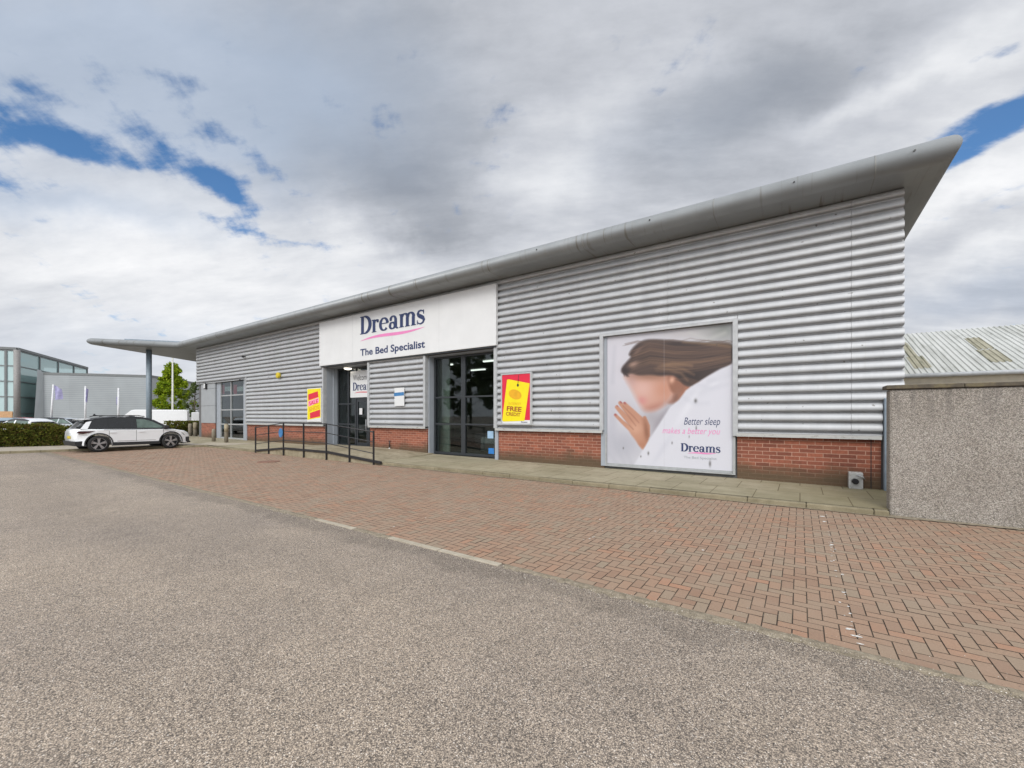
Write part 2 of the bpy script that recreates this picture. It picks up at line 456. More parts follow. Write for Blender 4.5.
def serif_word():
    """the six letters of the shop name in a bold book face -> (quads, width), cap height 1.4"""
    T = (.07, .23)
    G = {}
    G['D'] = (rect(.1, .42, 0, 1.4) + rect(0, .55, 0, .07) + rect(0, .55, 1.33, 1.4) + arc(.46, .7, .62, .655, -90, 90, (.09, .27)), 1.27)
    G['r'] = (rect(.09, .37, 0, .97) + rect(0, .48, 0, .06) + rect(0, .2, .9, .97) + arc(.52, .6, .25, .31, 165, 70, (.08, .16), 8) + arc(.62, .82, .055, .05, 0, 360, (.12, .12), 10), .78)
    G['e'] = (arc(.46, .48, .36, .45, 5, 318, (.075, .22), 26) + rect(.15, .84, .5, .57), .93)
    G['a'] = (arc(.36, .26, .24, .225, 0, 360, (.07, .19), 20) + rect(.54, .81, .05, .66) + arc(.43, .62, .25, .32, 0, 160, (.07, .2), 12) + arc(.2, .72, .05, .05, 0, 360, (.12, .12), 8) + arc(.84, .12, .1, .1, 180, 320, (.07, .12), 6), 1.0)
    m = rect(0, .2, .9, .97)
    for x in (.12, .66, 1.2): m += rect(x - .03, x + .24, 0, .97 if x < .2 else .66) + rect(x - .11, x + .33, 0, .06)
    for x in (.12, .66): m += arc(x + .4, .64, .27, .3, 0, 150, (.08, .21), 12)
    G['m'] = (m, 1.56)
    sp = [(.66, .8), (.56, .91), (.4, .95), (.22, .9), (.15, .75), (.22, .62), (.4, .52), (.58, .42), (.66, .27), (.58, .1), (.4, .02), (.22, .05), (.1, .17)]
    G['s'] = (ribbon2d(sp, [.06, .09, .11, .15, .22, .27, .29, .27, .22, .15, .11, .09, .06]) + rect(.6, .68, .68, .97) + rect(.06, .13, 0, .3), .78)
    quads = []; x = 0
    for ch in 'Dreams':
        q, w = G[ch]; quads += [[(a + x, b) for a, b in f] for f in q]; x += w
    return quads, x - .08


SERIF = serif_word()


def serif_mesh(name, mat, parent, x0, x1, z0, z1, y, off, step=.0004):
    b = MB(); q, w = SERIF
    for i, f in enumerate(q):
        yy = y - step * (i % 25)          # neighbouring strokes overlap: each a hair prouder than the last
        b.add([(x0 + a / w * (x1 - x0), yy, z0 + c / 1.4 * (z1 - z0)) for a, c in f], [(0, 1, 2, 3)])
    return b.build(name, mat, parent, off)


def swoosh(name, mat, parent, x0, x1, zc, amp, th, y, off, rise=0.):
    n = 28; b = MB(); P = []; W = []
    for i in range(n + 1):
        t = i / n
        P.append((x0 + (x1 - x0) * t, zc + rise * t * t + amp * (.9 * math.sin(math.pi * min(1, t * 1.0) * 1.6 - .2) * (1 - t) + (t ** 2.4) * 1.1)))
        W.append(th * math.sin(math.pi * t) ** .8 + .002)
    for f in ribbon2d(P, W): b.add([(a, y, c) for a, c in f], [(0, 1, 2, 3)])
    return b.build(name, mat, parent, off)


# ------------------------------------------------------------------ GROUND
def build_ground():
    b = MB(); b.add([(-900, -900, 0), (900, -900, 0), (900, 900, 0), (-900, 900, 0)], [(0, 1, 2, 3)])
    struct(b.build('road', 'asphalt'))
    Y0, Y1 = 3.78, 9.06
    XL, XR = -28.25, 6.2
    b = MB(); b.add([(XL, Y0, .004), (XR, Y0, .004), (XR, Y1 + .15, .004), (XL, Y1 + .15, .004)], [(0, 1, 2, 3)])
    struct(b.build('parking_bay_bedding', 'joint'))
    # herringbone blocks, each 200 x 100 mm
    w = .1; g = .0015; c = .0034
    nx = int((XR - XL) / w); ny = int((Y1 + .06 - Y0) / w)
    V = []; F = []

    def blk(x0, x1, y0, y1):
        dz = random.gauss(0, .0007); tx = random.gauss(0, .0006); gg = g * random.uniform(.5, 1.3)
        x0 += gg * .85; x1 -= gg * .85; y0 += gg * 1.5; y1 -= gg * 1.5
        o = len(V); zt = .0095 + dz
        V.extend([(x0, y0, .003), (x1, y0, .003), (x1, y1, .003), (x0, y1, .003),
                  (x0 + c, y0 + c, zt + tx), (x1 - c, y0 + c, zt - tx), (x1 - c, y1 - c, zt - tx), (x0 + c, y1 - c, zt + tx)])
        F.extend([(o + 4, o + 5, o + 6, o + 7), (o, o + 1, o + 5, o + 4), (o + 1, o + 2, o + 6, o + 5), (o + 2, o + 3, o + 7, o + 6), (o + 3, o, o + 4, o + 7)])
    for i in range(nx):
        for j in range(ny):
            k = (i - j) % 4; x = XL + i * w; y = Y0 + j * w
            if k == 0: blk(x, min(x + 2 * w, XR), y, y + w)
            elif k == 3: blk(x, x + w, y, min(y + 2 * w, Y1))
            elif k == 1 and i == 0: blk(x, x + w, y, y + w)
            elif k == 2 and j == 0: blk(x, x + w, y, y + w)
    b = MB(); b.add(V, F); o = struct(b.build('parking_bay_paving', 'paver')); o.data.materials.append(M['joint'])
    o.data.polygons.foreach_set('material_index', np.tile([0, 1, 1, 1, 1], len(F) // 5).astype(np.int32)); o.data.update()  # block sides coloured dark: joint dirt plus painted-in shade between blocks

    # edging between paving and asphalt
    a0, a1 = gnd(306, 522).x, gnd(351, 530).x
    a2, a3 = gnd(384, 540).x, gnd(497, 567).x
    b = MB()
    x = a0
    for s, e in ((a0, a1), (a2, (a2 + a3) / 2 - .01), ((a2 + a3) / 2 + .01, a3)):
        b.box(s, e, 3.695, 3.775, -.05, .014)
    struct(b.build('edging_kerb', 'edging', bevel=.004))
    b = MB(); xs = np.arange(XL, XR, .06)
    top = [(x, 3.80 + random.uniform(-.01, .015)) for x in xs]
    bot = [(x, 3.685 + random.uniform(-.035, .03) + .02 * math.sin(x * 1.9)) for x in xs]
    for i in range(len(xs) - 1):
        if a0 - .03 < xs[i] < a1 or a2 - .03 < xs[i] < a3: continue
        z = .006 + .004 * random.random()
        b.add([(bot[i][0], bot[i][1], .001), (bot[i + 1][0], bot[i + 1][1], .001), (xs[i + 1], 3.73, z + .004), (xs[i], 3.73, z + .004)], [(0, 1, 2, 3)], True)
        b.add([(xs[i], 3.73, z + .004), (xs[i + 1], 3.73, z + .004), (top[i + 1][0], top[i + 1][1], .008), (top[i][0], top[i][1], .008)], [(0, 1, 2, 3)], True)
    struct(b.build('dirt_strip', 'moss'))

    def grit(n, fx, fy, zf, s0, s1):
        V = []; F = []
        for i in range(n):
            x, y = fx(), fy(); r = random.uniform(s0, s1); z = zf(y) + r * .3; a = random.uniform(0, 3.14); o = len(V)
            ca, sa = math.cos(a) * r, math.sin(a) * r; q = random.uniform(.6, 1.1)
            V.extend([(x + ca, y + sa, z), (x - sa * q, y + ca * q, z), (x - ca, y - sa, z), (x + sa * q, y - ca * q, z), (x + r * .2, y, z + r * .7), (x, y, z - r * .5)])
            F.extend([(o, o + 1, o + 4), (o + 1, o + 2, o + 4), (o + 2, o + 3, o + 4), (o + 3, o, o + 4), (o + 1, o, o + 5), (o + 2, o + 1, o + 5), (o + 3, o + 2, o + 5), (o, o + 3, o + 5)])
        b = MB(); b.add(V, F); o = b.build('loose_gravel', 'chips'); o['kind'] = 'stuff'
    ux = lambda: 2.6 - 11. * random.random() ** 1.6
    grit(7000, ux, lambda: random.gauss(3.66, .05), lambda y: .002 if y < 3.69 else .009, .002, .0055)
    grit(900, ux, lambda: 3.78 + abs(random.gauss(0, .22)), lambda y: .0095, .0015, .004)
    grit(1500, ux, lambda: 3.6 - abs(random.gauss(0, .35)), lambda y: .001, .002, .006)

    # worn bay lines: what is left of the white paint
    def bay(X, keep, y0=3.95, y1=8.75):
        b = MB(); y = y0
        while y < y1:
            y += random.uniform(.02, .09)
            dens = keep * (.35 + .65 * (math.sin(y * 3.1 + X) > .1))
            if random.random() > dens: continue
            cx = X + random.uniform(-.045, .045); r = random.uniform(.006, .017)
            n = 7; pts = [(cx + r * random.uniform(.5, 1.2) * math.cos(2 * math.pi * q / n), y + r * random.uniform(.5, 1.2) * math.sin(2 * math.pi * q / n)) for q in range(n)]
            b.add([(p, q, .0125) for p, q in pts], [tuple(range(n))])
        if b.f: struct(b.build('bay_marking', 'roadpaint'))
    bay(.33, .62); bay(-2.33, .28); bay(-4.98, .2); bay(-7.63, .22); bay(-10.3, .18); bay(-23.6, .4); bay(-25.2, .7, 3.9, 8.9)
    b = MB()
    for yy, xx, ww, hh in ((4.13, .32, .035, .012), (4.02, .345, .04, .016), (3.9, .36, .024, .010), (4.95, .33, .018, .016), (5.6, .31, .016, .015), (6.7, .33, .025, .03), (8.1, .31, .03, .04), (8.5, .3, .035, .04)):
        n = 9; b.add([(xx + ww * random.uniform(.7, 1.1) * math.cos(2 * math.pi * q / n), yy + hh * random.uniform(.7, 1.1) * math.sin(2 * math.pi * q / n), .0132) for q in range(n)], [tuple(range(n))])
    struct(b.build('bay_marking', 'roadpaint'))
    b = MB()
    for (u, v) in ((490, 505), (478, 510), (411.5, 487.5), (425, 485), (655, 532), (703, 551), (838, 505), (472, 490), (600, 520), (560, 540), (760, 560), (690, 512)):
        p = gnd(u, v); n = 7; r = random.uniform(.009, .02)
        b.add([(p.x + r * random.uniform(.6, 1.2) * math.cos(2 * math.pi * q / n), p.y + r * random.uniform(.6, 1.2) * math.sin(2 * math.pi * q / n), .0128) for q in range(n)], [tuple(range(n))])
    struct(b.build('paint_specks', 'roadpaint'))

    # pavement in front of the shop: kerb stones, then flags rising to the wall
    zk = .105
    zw = lambda x: .108 + (1.4 - x) * .0045 if x > -22 else .213
    XE = 1.62
    b = MB()
    xs = list(np.linspace(-42, XE, 60))
    for i in range(len(xs) - 1):
        p, q = xs[i], xs[i + 1]
        b.add([(p, 9.19, zk + .002), (q, 9.19, zk + .002), (q, 11.75, zw(q)), (p, 11.75, zw(p))], [(0, 1, 2, 3)])
    struct(b.build('pavement', 'slab'))
    b = MB(); x = -42.
    while x < 1.2:
        e = min(x + .915, 1.20)
        dropped = -26.9 < x < -24.4
        z = zk - (.015 if dropped else 0) + random.gauss(0, .003); yy = 9.06 + random.gauss(0, .004)
        b.box(x + .003, e - .003, yy, 9.195, -.1, z); x += .915
    struct(b.build('kerb', 'kerb', bevel=.018))
    # grime in the channel under the kerb
    b = MB(); xs = np.arange(-20, 1.6, .08)
    for i in range(len(xs) - 1):
        y0, y1 = 9.0 + .02 * math.sin(xs[i] * 3) - random.uniform(0, .03), 9.0 + .02 * math.sin(xs[i + 1] * 3) - random.uniform(0, .03)
        b.add([(xs[i], y0 + .03, .0195), (xs[i + 1], y1 + .03, .0195), (xs[i + 1], 9.09, .024), (xs[i], 9.09, .024)], [(0, 1, 2, 3)])
    struct(b.build('gutter_dirt', 'moss'))

    # verge on the far left: kerb and pale pavement under the hedge
    d = Vector((.36, .933, 0)); nrm = Vector((-.933, .36, 0)); o = Vector((-28.3, 3.2, 0))
    P = lambda s, t, z: o + d * s + nrm * t + Vector((0, 0, z))
    b = MB()
    for s in np.arange(-30, 6.4, .92):
        vs = [P(a, t, z) for z in (-.1, .115) for a, t in ((s, 0), (s + .912, 0), (s + .912, .14), (s, .14))]
        b.add(vs, [(0, 3, 2, 1), (4, 5, 6, 7), (0, 1, 5, 4), (1, 2, 6, 5), (2, 3, 7, 6), (3, 0, 4, 7)])
    struct(b.build('kerb', 'kerb', bevel=.02))
    b = MB(); b.add([P(-30, .14, .112), P(6.4, .14, .112), P(6.4, 9, .116), P(-30, 9, .116)], [(0, 1, 2, 3)])
    struct(b.build('pavement', 'far_paving'))
    # pale dropped crossing by the corner
    b = MB(); q = [(-27.4, 9.2), (-25.0, 9.2), (-24.6, 9.9), (-23.9, 10.9), (-26.0, 10.3), (-27.9, 9.9)]
    b.add([(x, y, zk + (y - 9.19) / 2.56 * (zw(x) - zk) + .007) for x, y in q], [tuple(range(6))]); struct(b.build('crossing', 'edging'))
    p = gnd(268.5, 462)
    b = MB(); n = 20; b.prism([(p.x + .36 * math.cos(2 * math.pi * i / n), p.y + .36 * math.sin(2 * math.pi * i / n)) for i in range(n)], 'z', .005, .024)
    tag(b.build('inspection_cover', 'rust'), 'rusty red inspection cover let into the paving before the ramp railing', 'manhole cover')


build_ground()


# ------------------------------------------------------------------ THE SHOP
PITCH = .2195
TOP = 6.3


def clad_profile(z0, z1):
    """half-round ribs with a narrow flat between: list of (offset towards -Y, z)"""
    base = 5.27 + PITCH * 4          # phase read off the photograph
    out = []
    k0 = int(math.floor((z0 - base) / PITCH)) - 1
    z = base + k0 * PITCH
    while z < z1 + PITCH:
        for a, h in ((-.022, .016), (.046, .001), (.066, .003), (.080, .011), (.089, .024), (.093, .042), (.092, .066), (.087, .092), (.077, .117), (.062, .138),
                     (.043, .154), (.022, .165), (.0, .172), (-.020, .178)):   # broad rib with an undercut foot, deep narrow groove
            out.append((a, z + h))
        z += PITCH
    r = [p for p in out if z0 <= p[1] <= z1]
    r = [p for p in r if p[1] - z0 > .002]
    return [(-.02, z0)] + r + [(-.02, z1)]


def build_shop():
    loc = (-16., D, 0.)
    T = thing('retail_store', 'long single storey shop in ribbed silver cladding over red brick with rounded roof edge', 'shop', loc)
    B = lambda mb, name, mat, par=T, **k: mb.build(name, mat, par, loc, **k)
    XA = [-34.42, -31.6, -27.06, -18.97, -15.52, -12.0, -8.56, 1.72]

    # solid wall behind the cladding, openings left free
    def boxes(name, mat, L, **k):
        for q in L: B(MB().box(*q), name, mat, **k)
    y0, y1 = 11.67, 12.2
    c = MB()
    boxes('wall', 'core', [(-8.56, 1.72, y0, y1, -.1, TOP), (-15.52, -12.0, y0, y1, -.1, TOP), (-27.06, -18.97, y0, y1, -.1, TOP), (-34.40, -31.6, y0, y1, -.1, TOP),
                           (-12.0, -8.56, y0, y1, 4.0, TOP), (-18.97, -15.52, y0, y1, 4.02, TOP), (-31.6, -27.06, y0, y1, 3.88, TOP),
                           (1.45, 1.72, 12.2, 30, -.1, TOP), (-34.40, -34.1, 12.2, 30, -.1, TOP), (-34.1, 1.45, 29.7, 30, -.1, TOP)])
    boxes('brick_plinth', 'brick', [(-8.56, -4.7, 11.61, 11.668, -.1, 1.16), (-1.27, 1.40, 11.61, 11.668, -.1, 1.16), (-15.52, -12.0, 11.61, 11.668, -.1, 1.16), (-27.06, -18.97, 11.61, 11.668, -.1, 1.16), (-33.8, -31.62, 11.61, 11.668, -.1, 1.17)])
    p = MB(); p.box(1.232, 1.246, 11.604, 11.62, .1, 1.15); B(p, 'expansion_joint', 'black')

    # cladding sheets
    ZC, ZL = 4.115, 3.90                      # sheets meet on a flat between two ribs
    for x0, x1, z0, z1 in ((-34.44, -26.8, ZL, TOP), (-26.796, -19.0, ZL, TOP), (-27.0, -22.999, 1.22, ZL), (-22.995, -19.0, 1.22, ZL),
                           (-19.0, -8.62, ZC, TOP), (-15.46, -12.08, 1.22, ZC), (-8.61, -2.904, ZC, TOP), (-2.9, .905, ZC, TOP), (.91, 1.75, ZC, TOP),
                           (-8.56, -6.125, 1.22, ZC), (-6.12, -4.80, 1.22, ZC), (-4.796, -1.26, 4.0, ZC), (-1.25, .905, 1.22, ZC), (.91, 1.42, 1.22, ZC), (1.421, 1.75, 1.9, ZC)):
        k = MB(); pr = clad_profile(z0, z1); n = len(pr)
        vs = [(x, D - a, z) for x in (x0, x1) for a, z in pr]
        k.add(vs, [(i, n + i, n + i + 1, i + 1) for i in range(n - 1)], True)
        for x in (x0, x1):                   # close the sheet's two ends
            for i in range(n - 1):
                k.add([(x, D - pr[i][0], pr[i][1]), (x, D - pr[i + 1][0], pr[i + 1][1]), (x, D + .05, pr[i + 1][1]), (x, D + .05, pr[i][1])], [(0, 1, 2, 3)])
        B(k, 'cladding_sheet', 'clad')

    # trims
    for x0, x1 in ((-8.6, -4.72), (-1.27, 1.40), (-15.52, -11.98), (-27.06, -18.93)):
        t = MB(); pr = [(11.475, 1.155), (11.66, 1.155), (11.66, 1.168), (11.49, 1.168), (11.49, 1.235), (11.475, 1.235)]
        t.prism(pr, 'x', x0, x1); B(t, 'sill_trim', 'trim_dirty')
    boxes('edge_trim', 'trim', [(a, b_, 11.485, 11.66, c_, d_) for a, b_, c_, d_ in ((-4.805, -4.70, 1.236, 4.02), (-1.355, -1.245, 1.166, 4.02), (-8.66, -8.53, 1.236, 4.05), (-12.10, -11.98, 1.236, 4.05), (-15.56, -15.44, 1.236, 4.02), (-19.03, -18.93, 1.236, 4.02), (-27.10, -27.0, 1.236, 3.93))]
          + [(-4.698, -1.357, 11.485, 11.66, 3.955, 4.02), (-34.44, -27.101, 11.53, 11.66, 3.83, 3.87), (-34.46, -34.40, 11.54, 11.668, 3.871, TOP)])
    boxes('reveal_panel', 'reveal', [(-4.80, -4.62, 11.58, 11.609, .2, 3.953), (-12.0, -11.94, 11.668, 12.0, .15, 4.0), (-8.62, -8.56, 11.668, 12.0, .15, 4.0), (-8.66, -8.53, 11.56, 11.666, .15, 1.15), (-11.94, -8.62, 11.668, 12.0, 3.95, 4.0),
          (-18.97, -18.93, 11.668, 12.30, .15, 4.02), (-18.928, -18.88, 12.0, 12.30, .15, 3.965), (-15.56, -15.52, 11.668, 12.30, .15, 4.02), (-18.93, -15.56, 11.668, 12.35, 3.97, 4.018),
          (-27.5, -27.06, 11.58, 11.9, .15, 3.829), (-31.58, -31.0, 11.69, 11.75, .15, 3.829)])
    boxes('flat_panel', 'panel', [(-33.82, -31.585, 11.60, 11.668, a, b_) for a, b_ in ((1.185, 2.33), (2.345, 3.46), (3.475, 3.829))])
    t = MB(); t.box(1.43, 1.60, 11.44, 11.60, .1, 2.02); B(t, 'downpipe', 'post', bevel=.02)

    # roof with a bullnose edge all round
    poly = [(2.37, 10.60), (2.37, 30.5), (-34.4, 30.5), (-34.4, 24.), (-43.4, 24.), (-43.4, 15.1), (-38.1, 6.75), (-35.2, 10.60)]

    def inset(poly, d):
        n = len(poly); out = []
        for i in range(n):
            p0, p1, p2 = (Vector(poly[j % n]) for j in (i - 1, i, i + 1))
            e1 = (p1 - p0).normalized(); e2 = (p2 - p1).normalized()
            n1 = Vector((-e1.y, e1.x)); n2 = Vector((-e2.y, e2.x))
            m = (n1 + n2); m /= max(.25, m.dot(n1)) if m.length > 1e-4 else 1
            out.append((p1.x + m.x * d, p1.y + m.y * d))
        return out
    r = .22; rings = []; N = 14
    rings.append([(x, y, TOP) for x, y in inset(poly, r)])
    for i in range(1, N):
        t = -math.pi / 2 + math.pi * i / N
        rings.append([(x, y, TOP + r + r * math.sin(t)) for x, y in inset(poly, r - r * math.cos(t))])
    rings.append([(x, y, TOP + 2 * r) for x, y in inset(poly, r)])
    rb = MB(); n = len(poly); vs = [p for q in rings for p in q]
    rb.add(vs, [(i * n + j, i * n + (j + 1) % n, (i + 1) * n + (j + 1) % n, (i + 1) * n + j) for i in range(N) for j in range(n)], True)
    rb.add(rings[0], [tuple(range(n))]); rb.add(rings[-1], [tuple(range(n))])
    roof = B(rb, 'roof', 'roof', tri=True)
    e = MB(); up = inset(poly, 1.05); e.prism(up, 'z', TOP + 2 * r, TOP + 2 * r + .19)
    B(e, 'roof_kerb', 'post', roof, tri=True)
    js = [-14.9 - 3.3 * i for i in range(6)] + [-11.66, -8.25, -4.95, -1.65, 1.2]
    for x in js:
        j = MB(); P = []
        for i in range(13):
            t = -math.pi / 2 - math.pi * i / 12
            P.append((10.60 + r + (r + .004) * math.cos(t), TOP + r + (r + .004) * math.sin(t)))
        P = [(11.5, TOP - .004)] + P
        j.add([(xx, y, z) for xx in (x - .008, x + .008) for y, z in P], [(i, i + 1, len(P) + i + 1, len(P) + i) for i in range(len(P) - 1)], True)
        B(j, 'joint_strip', 'joint_metal', roof)

    for x in (-6.4, -3.1, -.1, 1.75):
        b = MB(); b.tube([(x, 10.61, TOP + .26), (x, 10.585, TOP + .262)], .018, 8); B(b, 'fixing_bolt', 'black', roof)
    # column under the canopy
    q = at(149, 352, 29.5)
    cc = MB(); cc.tube([(q.x, q.y, 0), (q.x, q.y, TOP)], .16, 18); B(cc, 'canopy_column', 'column')

    # ---- middle shop window
    fr = MB(); yg = 11.95
    gx0, gx1, gz0, gz1 = -11.92, -8.62, .17, 3.95
    w = .07
    fr.box(gx0, gx0 + w, yg - .05, yg + .03, gz0, gz1); fr.box(gx1 - w - .03, gx1, yg - .05, yg + .03, gz0, gz1)
    fr.box(gx0 + w, gx1 - w - .03, yg - .05, yg + .03, gz0, gz0 + .09); fr.box(gx0 + w, gx1 - w - .03, yg - .05, yg + .03, gz1 - .08, gz1)
    fr.box(-10.5, -10.3, yg - .053, yg + .033, gz0 + .09, gz1 - .08)
    for z in (1.34, 2.37):
        fr.box(gx0 + w, -10.5, yg - .045, yg + .025, z - .03, z + .03); fr.box(-10.3, gx1 - w - .03, yg - .045, yg + .025, z - .03, z + .03)
    win = B(fr, 'shop_window', 'dframe')
    g = MB(); g.box(gx0 + w, gx1 - w, yg - .008, yg + .008, gz0 + .05, gz1 - .05); B(g, 'pane', 'glass', win)

    # ---- left shop window, pale frame
    fr = MB(); yg = 11.74; x0, x1 = -30.97, -27.5
    fr.box(x0, x0 + .05, yg - .05, yg + .03, .15, 3.83); fr.box(x1 - .06, x1, yg - .05, yg + .03, .15, 3.83); xm = fac(231.7, 400, yg)[0]
    zs = [fac(231.5, v, yg)[1] for v in (395.3, 409.8, 424.3)]
    fr.box(x0 + .05, x1 - .06, yg - .05, yg + .03, .15, .30)
    fr.box(xm - .04, xm + .04, yg - .053, yg + .033, .30, 3.83)
    for z in zs: fr.box(x0 + .05, xm - .04, yg - .048, yg + .028, z - .035, z + .035); fr.box(xm + .04, x1 - .06, yg - .048, yg + .028, z - .035, z + .035)
    win = B(fr, 'shop_window', 'lframe')
    g = MB(); g.box(x0 + .04, x1 - .03, yg - .008, yg + .008, .2, 3.82); B(g, 'pane', 'glass', win)

    # ---- entrance screen and door in the recess
    fr = MB(); yg = 12.26; x0, x1 = -18.88, -15.56
    for a in (x0, -18.05, -17.48): fr.box(a, a + .09, yg - .05, yg + .04, .2, 3.97)
    fr.box(x1 - .08, x1, yg - .05, yg + .04, .2, 3.97)
    for a, b_ in ((x0 + .09, -18.05), (-17.96, -17.48)):
        for z in (.22, 1.22, 2.2, 3.90): fr.box(a, b_, yg - .045, yg + .035, z, z + .07)
    fr.box(-17.39, x1 - .08, yg - .045, yg + .035, 2.46, 2.54); fr.box(-17.39, x1 - .08, yg - .045, yg + .035, 3.9, 3.97)
    scr = B(fr, 'entrance_screen', 'dframe')
    g = MB(); g.box(x0 + .05, -17.42, yg - .008, yg + .008, .25, 3.93); g.box(-17.4, x1 - .05, yg - .008, yg + .008, 2.5, 3.93); B(g, 'pane', 'glass', scr)
    dr = MB()
    for a, b_ in ((-17.37, -16.52), (-16.50, -15.66)):
        dr.box(a, a + .1, yg - .03, yg + .02, .22, 2.45); dr.box(b_ - .1, b_, yg - .03, yg + .02, .22, 2.45)
        dr.box(a + .1, b_ - .1, yg - .03, yg + .02, .22, .40); dr.box(a + .1, b_ - .1, yg - .03, yg + .02, 2.33, 2.45)
    door = B(dr, 'entrance_door', 'dframe')
    g = MB(); g.box(-17.3, -16.58, yg - .006, yg + .006, .35, 2.4); g.box(-16.45, -15.72, yg - .006, yg + .006, .35, 2.4); B(g, 'pane', 'glass', door)
    h = MB(); h.tube([(-16.6, yg - .07, .9), (-16.6, yg - .07, 1.5)], .018, 8); h.tube([(-16.6, yg - .07, 1.45), (-16.6, yg - .02, 1.45)], .012, 6); h.tube([(-16.6, yg - .07, .95), (-16.6, yg - .02, .95)], .012, 6); B(h, 'handle', 'trim', door)

    # ---- inside: floor, ceiling, back wall, strip lights
    i = MB(); i.box(-34.1, 1.45, 12.0, 29.7, .05, .19); B(i, 'interior_floor', 'infloor')
    i = MB(); i.box(-34.1, 1.45, 12.2, 29.7, 4.05, 4.15); B(i, 'interior_ceiling', 'inceil')
    i = MB(); i.box(-34.1, 1.45, 22., 22.1, .19, 4.05); i.box(-20.2, -20.1, 12.2, 22, .19, 4.05); B(i, 'interior_wall', 'inwall')
    i = MB(); i.box(-12.7, -11.75, 12.6, 12.66, .19, 4.0); B(i, 'window_blind', 'curtain')
    for x in (-13.5, -10.8, -8.2, -5.6, -24.5, -28.):
        for y in (14.2, 16.6, 19.2):
            l = MB(); l.box(x - .45, x + .45, y - .045, y + .045, 3.97, 4.03); B(l, 'strip_light', 'striplight')
    return T


SHOP = build_shop()


def single(name, mat, label, cat, mb, loc, group=None, bevel=0.):
    o = mb.build(name, mat, None, loc, bevel=bevel); o.location = loc
    return tag(o, label, cat, group)


# beds seen through the windows
def bed(x, y, label):
    T = thing('display_bed', label, 'bed', (x, y, .19), 0, 'beds inside the shop')
    b = MB(); b.box(-.8, .8, -1., 1., .03, .32); b.build('base', 'bed', T, bevel=.03)
    b = MB(); b.box(-.8, .8, -1., 1., .325, .6); b.build('mattress', 'mattress', T, bevel=.05)
    b = MB(); b.box(-.85, .85, 1.0, 1.1, 0, 1.25); b.build('headboard', 'bed', T, bevel=.03)


bed(-9.9, 14.3, 'grey bed nearest the glass behind the tall middle window')
bed(-12.6, 17.2, 'grey bed deeper inside the shop behind the middle window')
bed(-28.6, 14.2, 'grey bed behind the shop window at the far left corner')


